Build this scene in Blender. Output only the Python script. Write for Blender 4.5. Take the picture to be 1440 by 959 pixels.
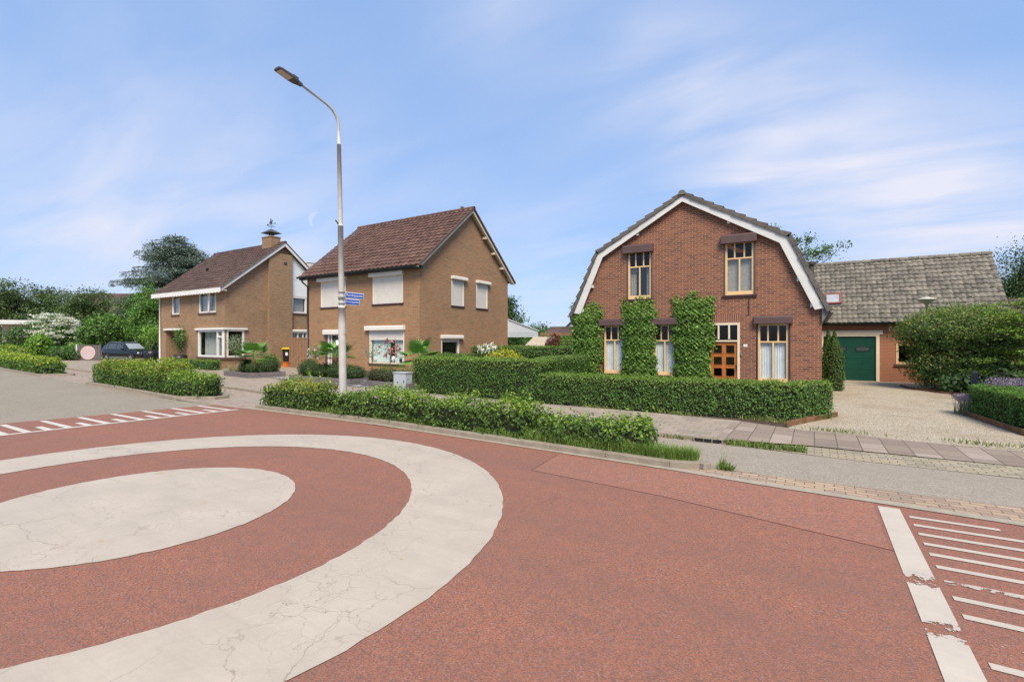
import bpy, bmesh, math, random
import numpy as np
from mathutils import Vector, Matrix, noise as mnoise

for o in list(bpy.data.objects):
    bpy.data.objects.remove(o, do_unlink=True)
C = bpy.context.scene.collection
SC = bpy.context.scene
RNG = np.random.default_rng(7)
random.seed(7)
R = math.radians

# ------------------------------------------------------------------ camera, sky, sun, exposure
CAM_H = 1.8
YAW = math.atan(690 / 1120.0)                # camera turned left of the street's normal
FPX, CU, CV = 690.0, 720.0, 479.5
cam = bpy.data.cameras.new('camera'); camo = bpy.data.objects.new('camera', cam); C.objects.link(camo)
camo.location = (0, 0, CAM_H); camo.rotation_euler = (R(90), 0, YAW)
cam.sensor_width = 36; cam.lens = 36 * FPX / 1440.0
cam.clip_start = 0.05; cam.clip_end = 6000
SC.camera = camo

SUN_DIR = Vector((0.46, -0.62, 0.95)).normalized()
world = bpy.data.worlds.new('World'); SC.world = world; world.use_nodes = True
wn, wl = world.node_tree.nodes, world.node_tree.links
wn.clear()
w_out = wn.new('ShaderNodeOutputWorld'); w_bg = wn.new('ShaderNodeBackground')
sky = wn.new('ShaderNodeTexSky'); sky.sky_type = 'NISHITA'; sky.sun_disc = False
sky.sun_elevation = math.asin(SUN_DIR.z); sky.sun_rotation = math.atan2(SUN_DIR.x, SUN_DIR.y)
sky.air_density = 1.0; sky.dust_density = 0.6; sky.ozone_density = 1.6; sky.altitude = 0
w_bg.inputs['Strength'].default_value = 0.13


def wmath(op, a, b=None, clamp=False):
    n = wn.new('ShaderNodeMath'); n.operation = op; n.use_clamp = clamp
    for i, s in enumerate((a, b)):
        if s is None: continue
        if isinstance(s, (int, float)): n.inputs[i].default_value = s
        else: wl.new(s, n.inputs[i])
    return n.outputs[0]


w_tc = wn.new('ShaderNodeTexCoord'); w_sep = wn.new('ShaderNodeSeparateXYZ')
wl.new(w_tc.outputs['Generated'], w_sep.inputs[0])
zden = wmath('ADD', wmath('MAXIMUM', w_sep.outputs['Z'], 0.0), 0.22)
px_ = wmath('DIVIDE', w_sep.outputs['X'], zden); py_ = wmath('DIVIDE', w_sep.outputs['Y'], zden)
w_cmb = wn.new('ShaderNodeCombineXYZ'); wl.new(px_, w_cmb.inputs[0]); wl.new(py_, w_cmb.inputs[1])
w_map = wn.new('ShaderNodeMapping'); w_map.inputs['Rotation'].default_value = (0, 0, R(-20))
w_map.inputs['Scale'].default_value = (0.55, 1.5, 1)
wl.new(w_cmb.outputs[0], w_map.inputs[0])
w_noi = wn.new('ShaderNodeTexNoise'); w_noi.inputs['Scale'].default_value = 2.1
w_noi.inputs['Detail'].default_value = 7; w_noi.inputs['Roughness'].default_value = 0.5
w_noi.inputs['Distortion'].default_value = 0.5
wl.new(w_map.outputs[0], w_noi.inputs['Vector'])


def view_dir(u, v):
    X, Z = (u - CU) / FPX, (CV - v) / FPX
    c, s = math.cos(YAW), math.sin(YAW)
    return Vector((X * c - s, X * s + c, Z)).normalized()


# banks of thin cloud: soft patches of the sky dome, broken up by the noise
cover = None
for (u, v, rad, amp) in ((900, 60, .12, .55), (980, 130, .12, .7), (1090, 190, .13, .85), (1200, 235, .13, .85), (1310, 280, .13, .85), (1420, 315, .13, .85), (1040, 255, .11, .7), (700, 20, .12, .4), (120, 340, .34, .62),
                         (20, 270, .20, .3), (420, 360, .26, .5), (760, 60, .13, .2), (800, 400, .26, .50)):
    d = view_dir(u, v)
    dt = wn.new('ShaderNodeVectorMath'); dt.operation = 'DISTANCE'
    wl.new(w_tc.outputs['Generated'], dt.inputs[0]); dt.inputs[1].default_value = d
    g = wmath('MULTIPLY', wmath('POWER', wmath('SUBTRACT', 1.0, wmath('DIVIDE', dt.outputs['Value'], rad * 1.7), True), 1.5), amp)
    cover = g if cover is None else wmath('ADD', cover, g)
nn = wmath('MULTIPLY', wmath('SUBTRACT', w_noi.outputs['Fac'], 0.28), 2.0, True)
cfac = wmath('ADD', wmath('MULTIPLY', cover, wmath('ADD', wmath('MULTIPLY', nn, 1.05), 0.06)), wmath('MULTIPLY', nn, 0.10), True)
w_hsv = wn.new('ShaderNodeHueSaturation'); wl.new(sky.outputs[0], w_hsv.inputs['Color'])
w_hsv.inputs['Hue'].default_value = 0.5; w_hsv.inputs['Saturation'].default_value = 0.9; w_hsv.inputs['Value'].default_value = 1.0
w_base = wn.new('ShaderNodeMix'); w_base.data_type = 'RGBA'; w_base.inputs[0].default_value = 0.72   # thin high veil evens out the blue
wl.new(w_hsv.outputs[0], w_base.inputs[6]); w_base.inputs[7].default_value = (1.58, 2.66, 4.85, 1)
w_mix = wn.new('ShaderNodeMix'); w_mix.data_type = 'RGBA'
wl.new(cfac, w_mix.inputs[0]); wl.new(w_base.outputs[2], w_mix.inputs[6])
w_mix.inputs[7].default_value = (4.15, 4.25, 4.95, 1)
wl.new(w_mix.outputs[2], w_bg.inputs['Color']); wl.new(w_bg.outputs[0], w_out.inputs[0])

sun = bpy.data.lights.new('sun', 'SUN'); suno = bpy.data.objects.new('sun', sun); C.objects.link(suno)
sun.energy = 3.6; sun.angle = R(25); sun.color = (1.0, 0.88, 0.71)
suno.rotation_euler = SUN_DIR.to_track_quat('Z', 'Y').to_euler()

SC.view_settings.view_transform = 'Standard'; SC.view_settings.look = 'None'
SC.view_settings.exposure = 0.58; SC.view_settings.gamma = 1.0; SC.view_settings.use_curve_mapping = False


def at(u, v, z=0.0):
    """photo pixel (1440 wide) on the horizontal plane at height z -> street x, y"""
    Y = (CAM_H - z) * FPX / (v - CV); X = (u - CU) / FPX * Y
    c, s = math.cos(YAW), math.sin(YAW)
    return (X * c - Y * s, X * s + Y * c)


# ------------------------------------------------------------------ materials
def new_mat(name):
    m = bpy.data.materials.new(name); m.use_nodes = True
    nt = m.node_tree; nt.nodes.clear()
    out = nt.nodes.new('ShaderNodeOutputMaterial'); b = nt.nodes.new('ShaderNodeBsdfPrincipled')
    nt.links.new(b.outputs[0], out.inputs[0])
    return m, nt, b, out


class NT:
    def __init__(s, nt): s.nt = nt
    def n(s, t, **k):
        x = s.nt.nodes.new(t)
        for a, v in k.items(): setattr(x, a, v)
        return x
    def l(s, a, b): s.nt.links.new(a, b)
    def setin(s, sock, v):
        if isinstance(v, bpy.types.NodeSocket): s.l(v, sock)
        elif isinstance(v, (tuple, list)): sock.default_value = tuple(v) + ((1,) if len(v) == 3 and sock.type == 'RGBA' else ())
        else: sock.default_value = v
    def math(s, op, a, b=0.0, clamp=False):
        x = s.n('ShaderNodeMath', operation=op, use_clamp=clamp); s.setin(x.inputs[0], a); s.setin(x.inputs[1], b); return x.outputs[0]
    def mix(s, f, a, b, bt='MIX'):
        x = s.n('ShaderNodeMix', data_type='RGBA', blend_type=bt); s.setin(x.inputs[0], f); s.setin(x.inputs[6], a); s.setin(x.inputs[7], b); return x.outputs[2]
    def noise(s, vec, scale, detail=3, rough=.55, dist=0):
        x = s.n('ShaderNodeTexNoise'); s.l(vec, x.inputs['Vector']); x.inputs['Scale'].default_value = scale
        x.inputs['Detail'].default_value = detail; x.inputs['Roughness'].default_value = rough; x.inputs['Distortion'].default_value = dist
        return x.outputs['Fac']
    def ramp(s, f, a, b):     # linear ramp a..b -> 0..1
        x = s.n('ShaderNodeMapRange'); s.setin(x.inputs['Value'], f); x.inputs['From Min'].default_value = a; x.inputs['From Max'].default_value = b
        return x.outputs[0]
    def bump(s, h, strength, dist):
        x = s.n('ShaderNodeBump'); x.inputs['Strength'].default_value = strength; x.inputs['Distance'].default_value = dist; s.l(h, x.inputs['Height']); return x.outputs[0]
    def obj(s): return s.n('ShaderNodeTexCoord').outputs['Object']
    def uv(s): return s.n('ShaderNodeTexCoord').outputs['UV']
    def pos(s): return s.n('ShaderNodeNewGeometry').outputs['Position']


def plain(name, col, rough=.6, var=.12, scale=6, metal=0, bump=0.0, spec=.4, dirt=None):
    m, nt, b, out = new_mat(name); T = NT(nt); p = T.pos()
    f = T.ramp(T.noise(p, scale, 4), .3, .7)
    lo = tuple(c * (1 - var) for c in col); hi = tuple(min(1, c * (1 + var)) for c in col)
    c = T.mix(f, lo, hi)
    if dirt:
        c = T.mix(T.math('MULTIPLY', T.ramp(T.noise(p, scale * .35, 5, .65), .5, .75), dirt[1]), c, dirt[0])
    T.l(c, b.inputs['Base Color']); b.inputs['Roughness'].default_value = rough; b.inputs['Metallic'].default_value = metal
    b.inputs['Specular IOR Level'].default_value = spec
    if bump: T.l(T.bump(T.noise(p, scale * 5, 3), bump, .01), b.inputs['Normal'])
    return m


def brick_mat(name, c1, c2, c3, mortar, bw=.22, bh=.064, ms=.006, stain=(.1, .08, .05), stain_amt=.35, red=None):
    m, nt, b, out = new_mat(name); T = NT(nt); uv = T.uv()
    br = T.n('ShaderNodeTexBrick'); T.l(uv, br.inputs['Vector'])
    br.inputs['Scale'].default_value = 1; br.inputs['Brick Width'].default_value = bw; br.inputs['Row Height'].default_value = bh
    br.inputs['Mortar Size'].default_value = ms; br.inputs['Mortar Smooth'].default_value = .2; br.inputs['Bias'].default_value = 0
    br.inputs['Color1'].default_value = (0, 0, 0, 1); br.inputs['Color2'].default_value = (1, 1, 1, 1); br.inputs['Mortar'].default_value = (.5, .5, .5, 1)
    v = T.n('ShaderNodeSeparateColor'); T.l(br.outputs['Color'], v.inputs[0]); v = v.outputs[0]
    big = T.ramp(T.noise(uv, .9, 4, .6), .3, .7); fine = T.ramp(T.noise(uv, 30, 3), .2, .8)
    col = T.mix(T.ramp(v, .0, .75), c1, c2)
    col = T.mix(T.math('GREATER_THAN', v, .86), col, c3)
    col = T.mix(T.math('MULTIPLY', big, .35), col, red or c3)
    col = T.mix(T.math('MULTIPLY', T.math('SUBTRACT', 1.0, fine), .3), col, tuple(x * .55 for x in c1))
    mp = T.n('ShaderNodeMapping'); mp.inputs['Scale'].default_value = (2.4, 8.5, 1); T.l(uv, mp.inputs[0])
    mid = T.noise(mp.outputs[0], 1.0, 5, .7)
    col = T.mix(T.math('MULTIPLY', T.ramp(mid, .52, .62), .75), col, red or c3)
    col = T.mix(T.math('MULTIPLY', T.math('SUBTRACT', 1.0, T.ramp(mid, .36, .46)), .7), col, tuple(x * .52 for x in c1))
    mp2 = T.n('ShaderNodeMapping'); mp2.inputs['Scale'].default_value = (.9, 2.6, 1); T.l(uv, mp2.inputs[0])
    wz = T.noise(mp2.outputs[0], 1.0, 6, .72)
    col = T.mix(T.math('MULTIPLY', T.ramp(wz, .52, .68), .45), col, tuple((x + y) * .34 for x, y in zip(c1, (.09, .075, .06))))
    col = T.mix(T.math('MULTIPLY', T.math('SUBTRACT', 1.0, T.ramp(wz, .34, .47)), .4), col, red or c3)
    st = T.ramp(T.noise(uv, .45, 6, .7), .5, .72)
    col = T.mix(T.math('MULTIPLY', st, stain_amt), col, stain)
    col = T.mix(br.outputs['Fac'], col, mortar)
    T.l(col, b.inputs['Base Color']); b.inputs['Roughness'].default_value = .85; b.inputs['Specular IOR Level'].default_value = .2
    h = T.math('ADD', T.math('MULTIPLY', T.math('SUBTRACT', 1.0, br.outputs['Fac']), 1.0), T.math('MULTIPLY', fine, .3))
    T.l(T.bump(h, .55, .006), b.inputs['Normal'])
    return m


def tile_mat(name, a, c, lich=None, lich_amt=.4):
    m, nt, b, out = new_mat(name); T = NT(nt); uv = T.uv()
    fl = T.n('ShaderNodeVectorMath', operation='FLOOR'); T.l(uv, fl.inputs[0])
    wnz = T.n('ShaderNodeTexWhiteNoise', noise_dimensions='2D'); T.l(fl.outputs[0], wnz.inputs['Vector'])
    p = T.pos()
    col = T.mix(wnz.outputs['Value'], a, c)
    col = T.mix(T.math('MULTIPLY', T.ramp(T.noise(p, 1.1, 5, .65), .35, .7), .45), col, tuple(x * .6 for x in a))
    if lich: col = T.mix(T.math('MULTIPLY', T.ramp(T.noise(p, 9, 5, .7), .52, .66), lich_amt), col, lich)
    T.l(col, b.inputs['Base Color']); b.inputs['Roughness'].default_value = .75; b.inputs['Specular IOR Level'].default_value = .3
    T.l(T.bump(T.noise(p, 40, 3), .3, .006), b.inputs['Normal'])
    return m


def leaf_mat(name, trans=.3, rough=.5, spec=.3):
    m, nt, b, out = new_mat(name); T = NT(nt)
    a = T.n('ShaderNodeAttribute', attribute_name='tint'); col = a.outputs['Color']
    T.l(col, b.inputs['Base Color']); b.inputs['Roughness'].default_value = rough; b.inputs['Specular IOR Level'].default_value = spec
    tr = T.n('ShaderNodeBsdfTranslucent')
    T.l(T.mix(.5, col, (.6, .8, .1), 'OVERLAY'), tr.inputs['Color'])
    mx = T.n('ShaderNodeMixShader'); mx.inputs[0].default_value = trans
    T.l(b.outputs[0], mx.inputs[1]); T.l(tr.outputs[0], mx.inputs[2]); T.l(mx.outputs[0], out.inputs[0])
    return m


def glass_mat(name, tint=(.85, .88, .88), rough=.02, refl=.10):
    m, nt, b, out = new_mat(name); T = NT(nt); nt.nodes.remove(b)
    t = T.n('ShaderNodeBsdfTransparent'); t.inputs[0].default_value = tint + (1,)
    g = T.n('ShaderNodeBsdfGlossy'); g.inputs['Roughness'].default_value = rough; g.inputs['Color'].default_value = (.9, .9, .9, 1)
    lw = T.n('ShaderNodeLayerWeight'); lw.inputs['Blend'].default_value = .5
    f = T.math('ADD', T.math('MULTIPLY', T.math('POWER', lw.outputs['Facing'], 5.0), .9), refl + .035, True)
    mx = T.n('ShaderNodeMixShader'); T.l(f, mx.inputs[0]); T.l(t.outputs[0], mx.inputs[1]); T.l(g.outputs[0], mx.inputs[2]); T.l(mx.outputs[0], out.inputs[0])
    return m


def asphalt_mat(name, base, dark, light, patch, patch_amt=.4, sc=70):
    m, nt, b, out = new_mat(name); T = NT(nt); p = T.pos()
    vo = T.n('ShaderNodeTexVoronoi'); T.l(p, vo.inputs['Vector']); vo.inputs['Scale'].default_value = sc
    sp = T.n('ShaderNodeSeparateColor'); T.l(vo.outputs['Color'], sp.inputs[0])
    f = T.ramp(T.noise(p, sc * 1.3, 2, .7), .32, .68)
    col = T.mix(f, base, light)
    col = T.mix(T.math('MULTIPLY', T.math('GREATER_THAN', sp.outputs[0], .66), .75), col, dark)
    col = T.mix(T.math('MULTIPLY', T.math('GREATER_THAN', sp.outputs[1], .93), .55), col, tuple(min(.5, x * 2.2 + .05) for x in dark))
    big = T.ramp(T.noise(p, .55, 5, .62), .38, .68)
    col = T.mix(T.math('MULTIPLY', big, patch_amt), col, patch)
    mid = T.ramp(T.noise(p, 5, 4, .6), .4, .75)
    col = T.mix(T.math('MULTIPLY', mid, .25), col, dark)
    ln = T.n('ShaderNodeMapping'); ln.inputs['Scale'].default_value = (.10, 1.1, 1); T.l(p, ln.inputs[0])
    lane = T.ramp(T.noise(ln.outputs[0], 1.0, 4, .5), .42, .68)
    col = T.mix(T.math('MULTIPLY', lane, .35), col, tuple(x * .75 + .02 for x in patch))
    oil = T.ramp(T.noise(p, 1.7, 3, .5), .68, .78)
    col = T.mix(T.math('MULTIPLY', oil, .35), col, tuple(x * .5 for x in dark))
    T.l(col, b.inputs['Base Color']); b.inputs['Roughness'].default_value = .85; b.inputs['Specular IOR Level'].default_value = .25
    h = T.math('ADD', vo.outputs['Distance'], T.math('MULTIPLY', f, .5))
    T.l(T.bump(h, .5, .008), b.inputs['Normal'])
    return m


def marking_mat(name, col, cracks=True, wear=None):
    m, nt, b, out = new_mat(name); T = NT(nt); p = T.pos()
    n1 = T.ramp(T.noise(p, 1.6, 5, .6), .35, .7); n2 = T.ramp(T.noise(p, 14, 4, .6), .3, .75)
    c = T.mix(n1, tuple(x * .86 for x in col), col); c = T.mix(T.math('MULTIPLY', n2, .22), c, tuple(x * .74 for x in col))
    st = T.n('ShaderNodeMapping'); st.inputs['Scale'].default_value = (1.5, 40, 1); st.inputs['Rotation'].default_value = (0, 0, .5); T.l(p, st.inputs[0])
    c = T.mix(T.math('MULTIPLY', T.ramp(T.noise(st.outputs[0], 1.0, 3), .5, .8), .22), c, tuple(x * .68 for x in col))
    rust = T.ramp(T.noise(p, 2.3, 3, .5), .70, .72)
    c = T.mix(T.math('MULTIPLY', rust, .7), c, (.40, .31, .17))
    tyre = T.n('ShaderNodeMapping'); tyre.inputs['Scale'].default_value = (.35, 3.2, 1); T.l(p, tyre.inputs[0])
    c = T.mix(T.math('MULTIPLY', T.ramp(T.noise(tyre.outputs[0], 1.0, 4), .48, .72), .22), c, tuple(x * .62 for x in col))
    if cracks:
        dn = T.n('ShaderNodeTexNoise'); T.l(p, dn.inputs['Vector']); dn.inputs['Scale'].default_value = 3.5; dn.inputs['Detail'].default_value = 5
        ad = T.n('ShaderNodeMix', data_type='RGBA'); ad.inputs[0].default_value = .3; T.l(p, ad.inputs[6]); T.l(dn.outputs['Color'], ad.inputs[7])
        cr = None
        for sc_, wd, lo, hi in ((2.5, .012, .42, .60), (6.0, .012, .46, .63)):
            vo = T.n('ShaderNodeTexVoronoi', feature='DISTANCE_TO_EDGE'); T.l(ad.outputs[2], vo.inputs['Vector']); vo.inputs['Scale'].default_value = sc_
            k = T.math('SUBTRACT', 1.0, T.ramp(vo.outputs['Distance'], wd * .35, wd))
            k = T.math('MULTIPLY', k, T.ramp(T.noise(p, 1.1 if sc_ < 3 else .8, 3), lo, hi))
            cr = k if cr is None else T.math('MAXIMUM', cr, k)
        c = T.mix(T.math('MULTIPLY', cr, .6), c, (.19, .14, .11))
    T.l(c, b.inputs['Base Color']); b.inputs['Roughness'].default_value = .6; b.inputs['Specular IOR Level'].default_value = .3
    T.l(T.bump(n2, .15, .01), b.inputs['Normal'])
    if wear:      # worn-through stretches where wheels run, along street y
        sep = T.n('ShaderNodeSeparateXYZ'); T.l(p, sep.inputs[0]); y = sep.outputs[1]
        tot = None
        for (yc, hw) in wear:
            k = T.math('SUBTRACT', 1.0, T.math('DIVIDE', T.math('ABSOLUTE', T.math('SUBTRACT', y, yc)), hw), True)
            tot = k if tot is None else T.math('MAXIMUM', tot, k)
        nz = T.noise(p, 16, 6, .72)
        al = T.math('GREATER_THAN', T.math('ADD', nz, T.math('MULTIPLY', tot, .44)), .83)
        tr = T.n('ShaderNodeBsdfTransparent'); mx = T.n('ShaderNodeMixShader')
        T.l(al, mx.inputs[0]); T.l(b.outputs[0], mx.inputs[1]); T.l(tr.outputs[0], mx.inputs[2]); T.l(mx.outputs[0], out.inputs[0])
    return m


def paving_mat(name, bw, bh, cols, mortar, ms=.006, offset=.5, weeds=0.0, rot=0.0, bump=.5):
    m, nt, b, out = new_mat(name); T = NT(nt); p = T.pos()
    mp = T.n('ShaderNodeMapping'); mp.inputs['Rotation'].default_value = (0, 0, rot); T.l(p, mp.inputs[0]); vec = mp.outputs[0]
    br = T.n('ShaderNodeTexBrick'); T.l(vec, br.inputs['Vector']); br.offset = offset
    br.inputs['Scale'].default_value = 1; br.inputs['Brick Width'].default_value = bw; br.inputs['Row Height'].default_value = bh
    br.inputs['Mortar Size'].default_value = ms; br.inputs['Mortar Smooth'].default_value = .15
    br.inputs['Color1'].default_value = (0, 0, 0, 1); br.inputs['Color2'].default_value = (1, 1, 1, 1); br.inputs['Mortar'].default_value = (.5, .5, .5, 1)
    v = T.n('ShaderNodeSeparateColor'); T.l(br.outputs['Color'], v.inputs[0]); v = v.outputs[0]
    col = T.mix(T.ramp(v, 0, .6), cols[0], cols[1]); col = T.mix(T.math('GREATER_THAN', v, .78), col, cols[2])
    col = T.mix(T.math('MULTIPLY', T.ramp(T.noise(p, 60, 3, .7), .35, .65), .3), col, tuple(x * .5 for x in cols[0]))
    col = T.mix(T.math('MULTIPLY', T.ramp(T.noise(p, .8, 5, .65), .42, .7), .4), col, tuple(x * .62 for x in cols[1]))
    mcol = T.mix(T.math('MULTIPLY', T.ramp(T.noise(p, 1.3, 4), .45, .6), weeds), mortar, (.07, .10, .02))
    col = T.mix(br.outputs['Fac'], col, mcol)
    T.l(col, b.inputs['Base Color']); b.inputs['Roughness'].default_value = .85; b.inputs['Specular IOR Level'].default_value = .2
    T.l(T.bump(T.math('SUBTRACT', 1.0, br.outputs['Fac']), bump, .008), b.inputs['Normal'])
    return m


def gravel_mat(name, a, c, d, sc=45, patch=(.24, .17, .10)):
    m, nt, b, out = new_mat(name); T = NT(nt); p = T.pos()
    vo = T.n('ShaderNodeTexVoronoi'); T.l(p, vo.inputs['Vector']); vo.inputs['Scale'].default_value = sc
    sp = T.n('ShaderNodeSeparateColor'); T.l(vo.outputs['Color'], sp.inputs[0])
    col = T.mix(sp.outputs[0], a, c); col = T.mix(T.math('GREATER_THAN', sp.outputs[1], .82), col, d)
    col = T.mix(T.ramp(vo.outputs['Distance'], .35, .75), col, tuple(x * .45 for x in a))
    col = T.mix(T.math('MULTIPLY', T.ramp(T.noise(p, .7, 5, .6), .48, .72), .55), col, patch)
    T.l(col, b.inputs['Base Color']); b.inputs['Roughness'].default_value = .9; b.inputs['Specular IOR Level'].default_value = .15
    T.l(T.bump(T.math('SUBTRACT', 1.0, vo.outputs['Distance']), .8, .012), b.inputs['Normal'])
    return m


M = {}
M['brick_red'] = brick_mat('red_brown_brick', (.185, .062, .034), (.295, .117, .064), (.12, .047, .04), (.34, .25, .18), .21, .066, .0085, (.12, .05, .04), .35, red=(.27, .09, .05))
M['brick_buff'] = brick_mat('buff_brown_brick', (.295, .165, .083), (.40, .24, .128), (.40, .165, .078), (.37, .285, .19), .22, .062, .007, (.20, .14, .08), .45, red=(.36, .15, .07))
M['brick_tan'] = brick_mat('tan_brick', (.305, .185, .105), (.40, .255, .152), (.31, .15, .085), (.33, .26, .18), .22, .062, .006, (.14, .10, .06), .5, red=(.27, .15, .075))
M['brick_orange'] = brick_mat('orange_red_brick', (.33, .085, .032), (.40, .12, .045), (.29, .07, .03), (.46, .36, .25), .105, .064, .007, (.22, .07, .03), .2)
M['brick_plinth'] = brick_mat('plinth_brick', (.13, .07, .055), (.18, .10, .08), (.10, .05, .05), (.22, .18, .15))
M['soldier'] = brick_mat('soldier_course', (.25, .085, .045), (.32, .12, .065), (.18, .06, .045), (.40, .31, .25), .066, .6, .008, (.12, .05, .04), .2)
M['tile_brown'] = tile_mat('brown_roof_tile', (.068, .040, .034), (.115, .073, .060), (.15, .11, .09), .35)
M['tile_red'] = tile_mat('red_brown_tile', (.085, .044, .034), (.15, .084, .064), (.22, .14, .10), .4)
M['tile_grey'] = tile_mat('weathered_grey_tile', (.105, .096, .078), (.23, .205, .165), (.36, .33, .26), .6)
M['tile_verge'] = tile_mat('dark_verge_tile', (.10, .088, .078), (.15, .13, .11), (.24, .21, .17), .45)
M['white'] = plain('white_paint', (.74, .72, .68), .45, .05, 4, dirt=((.45, .40, .33), .25))
M['barge'] = plain('white_bargeboard', (.64, .635, .61), .5, .05, 3, dirt=((.40, .39, .36), .35))
M['cream'] = plain('cream_paint', (.70, .49, .25), .45, .07, 5)
M['cream_pale'] = plain('pale_cream_paint', (.72, .62, .45), .5, .06, 5)
M['shutter'] = plain('roller_shutter', (.72, .675, .615), .5, .04, 3, dirt=((.50, .45, .38), .25))
M['brown_metal'] = plain('brown_shutter_metal', (.105, .062, .058), .4, .08, 4)
M['dark_frame'] = plain('dark_brown_frame', (.06, .025, .028), .4, .1, 4)
M['black_gutter'] = plain('black_gutter', (.012, .017, .018), .35, .1, 5)
M['grey_gutter'] = plain('grey_zinc', (.17, .175, .18), .45, .1, 5)
M['glass'] = glass_mat('window_glass', (.93, .95, .95), .02, .0)
M['glass_refl'] = glass_mat('reflective_glass', (.9, .9, .88), .03, .015)
M['amber'] = glass_mat('amber_glass', (.42, .20, .04), .12, .0)
M['wood_door'] = plain('varnished_door_wood', (.42, .135, .028), .38, .25, 9)
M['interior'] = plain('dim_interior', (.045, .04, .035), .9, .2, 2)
M['interior_warm'] = plain('interior_wall', (.22, .19, .15), .9, .2, 2)
M['curtain'] = plain('net_curtain', (.74, .76, .78), .9, .08, 6)
M['curtain_teal'] = plain('pale_curtain', (.70, .78, .75), .9, .08, 6)
M['curtain_grey'] = plain('grey_blind', (.42, .42, .41), .9, .15, 12)
M['white_panel'] = plain('white_wall_panel', (.72, .74, .73), .5, .04, 3)
M['garage_green'] = plain('green_garage_door', (.004, .060, .034), .35, .12, 2)
M['metal_pole'] = plain('galvanised_pole', (.50, .48, .44), .55, .08, 5, metal=0, dirt=((.36, .32, .26), .45))
M['lamp_dark'] = plain('dark_lamp_housing', (.07, .062, .055), .5, .1, 9)
M['lamp_lens'] = plain('lamp_lens', (.50, .43, .36), .25, .05, 9)
M['sign_blue'] = plain('sign_blue', (.012, .075, .46), .35, .04, 6)
M['sign_white'] = plain('sign_white', (.75, .77, .82), .35, .03, 6)
M['cabinet'] = plain('grey_cabinet', (.40, .43, .45), .55, .06, 4, dirt=((.28, .28, .27), .4))
M['black_plastic'] = plain('black_plastic', (.014, .015, .017), .4, .2, 9)
M['yellow_plastic'] = plain('yellow_lid', (.62, .43, .02), .4, .06, 9)
M['orange_plastic'] = plain('orange_item', (.65, .16, .02), .4, .06, 9)
M['grey_wood'] = plain('grey_sleeper_wood', (.155, .135, .135), .8, .25, 7, bump=.3)
M['fence_wood'] = plain('brown_fence_wood', (.26, .15, .085), .75, .28, 5, bump=.3)
M['edge_wood'] = plain('rusty_edging', (.16, .085, .04), .85, .35, 6, bump=.3)
M['bark'] = plain('bark', (.11, .085, .06), .9, .3, 9, bump=.6)
M['palm_trunk'] = plain('palm_fibre', (.20, .095, .045), .95, .35, 22, bump=.8)
M['soil'] = plain('soil', (.075, .05, .035), .95, .3, 5, bump=.5)
M['twig_shade'] = plain('hedge_twig_shade', (.020, .026, .011), .95, .3, 10)  # woody core colour, kept dark to paint in shade between the leaves
M['leaf'] = leaf_mat('foliage'); M['needle'] = leaf_mat('needles', .12, .6, .2); M['petal'] = leaf_mat('petals', .25, .6, .2)
M['grass_ground'] = plain('lawn', (.07, .105, .03), .95, .3, 3, bump=.6, dirt=((.12, .09, .04), .4))
M['red_asphalt'] = asphalt_mat('red_asphalt', (.265, .099, .059), (.14, .094, .082), (.41, .17, .102), (.235, .118, .088), .5, 105)
M['grey_asphalt'] = asphalt_mat('grey_asphalt', (.25, .215, .16), (.16, .14, .11), (.35, .30, .235), (.33, .285, .22), .5, 60)
M['bike_asphalt'] = asphalt_mat('cycle_path_asphalt', (.295, .25, .195), (.185, .16, .125), (.41, .355, .285), (.36, .305, .24), .5, 80)
M['marking'] = marking_mat('road_paint_cracked', (.50, .43, .345))
M['marking_line'] = marking_mat('road_paint_worn', (.55, .485, .40), False, wear=((4.72, .26), (3.98, .28), (3.2, .3)))
M['marking_far'] = marking_mat('road_paint_plain', (.62, .57, .49), False)
M['strip'] = paving_mat('clinker_strip', .21, .105, ((.40, .28, .20), (.46, .34, .24), (.34, .25, .19)), (.15, .12, .09), .006, .5, .4)
M['strip2'] = paving_mat('clinker_strip_grey', .21, .105, ((.36, .31, .23), (.42, .35, .25), (.30, .26, .20)), (.13, .12, .08), .007, .5, .8)
M['slabs'] = paving_mat('driveway_slabs', .335, .50, ((.255, .20, .16), (.32, .255, .20), (.40, .325, .265)), (.10, .08, .06), .007, .0, .2)
M['tiles'] = paving_mat('pavement_tiles', .30, .30, ((.33, .275, .215), (.40, .33, .26), (.30, .25, .205)), (.18, .145, .11), .006, .5, .6)
M['drive_brick'] = paving_mat('drive_brick', .21, .105, ((.36, .29, .23), (.42, .335, .265), (.31, .25, .21)), (.17, .14, .11), .006, .5, .3)
M['kerb'] = plain('concrete_kerb', (.27, .23, .175), .85, .15, 7, bump=.3, dirt=((.20, .17, .12), .6))
M['gutter'] = plain('concrete_gutter', (.34, .30, .23), .85, .12, 7, bump=.3, dirt=((.24, .22, .17), .6))
M['gravel'] = gravel_mat('drive_gravel', (.48, .41, .30), (.68, .605, .48), (.34, .26, .18), 55)
M['gravel_grey'] = gravel_mat('grey_gravel', (.36, .35, .34), (.55, .53, .51), (.24, .23, .23), 30, (.33, .32, .31))
M['car_paint'] = plain('black_car_paint', (.010, .011, .013), .12, .05, 3, spec=.7)
M['tyre'] = plain('tyre_rubber', (.015, .015, .015), .8, .1, 9)
M['rim'] = plain('alloy_rim', (.45, .46, .48), .3, .05, 9, metal=.7)
M['car_glass'] = plain('car_glass', (.05, .06, .065), .06, .05, 3, spec=.8)
M['screen_glass'] = plain('windscreen_glass', (.30, .33, .34), .08, .05, 3, spec=.9)
M['headlight'] = plain('headlight_glass', (.55, .58, .6), .15, .1, 9)
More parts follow.
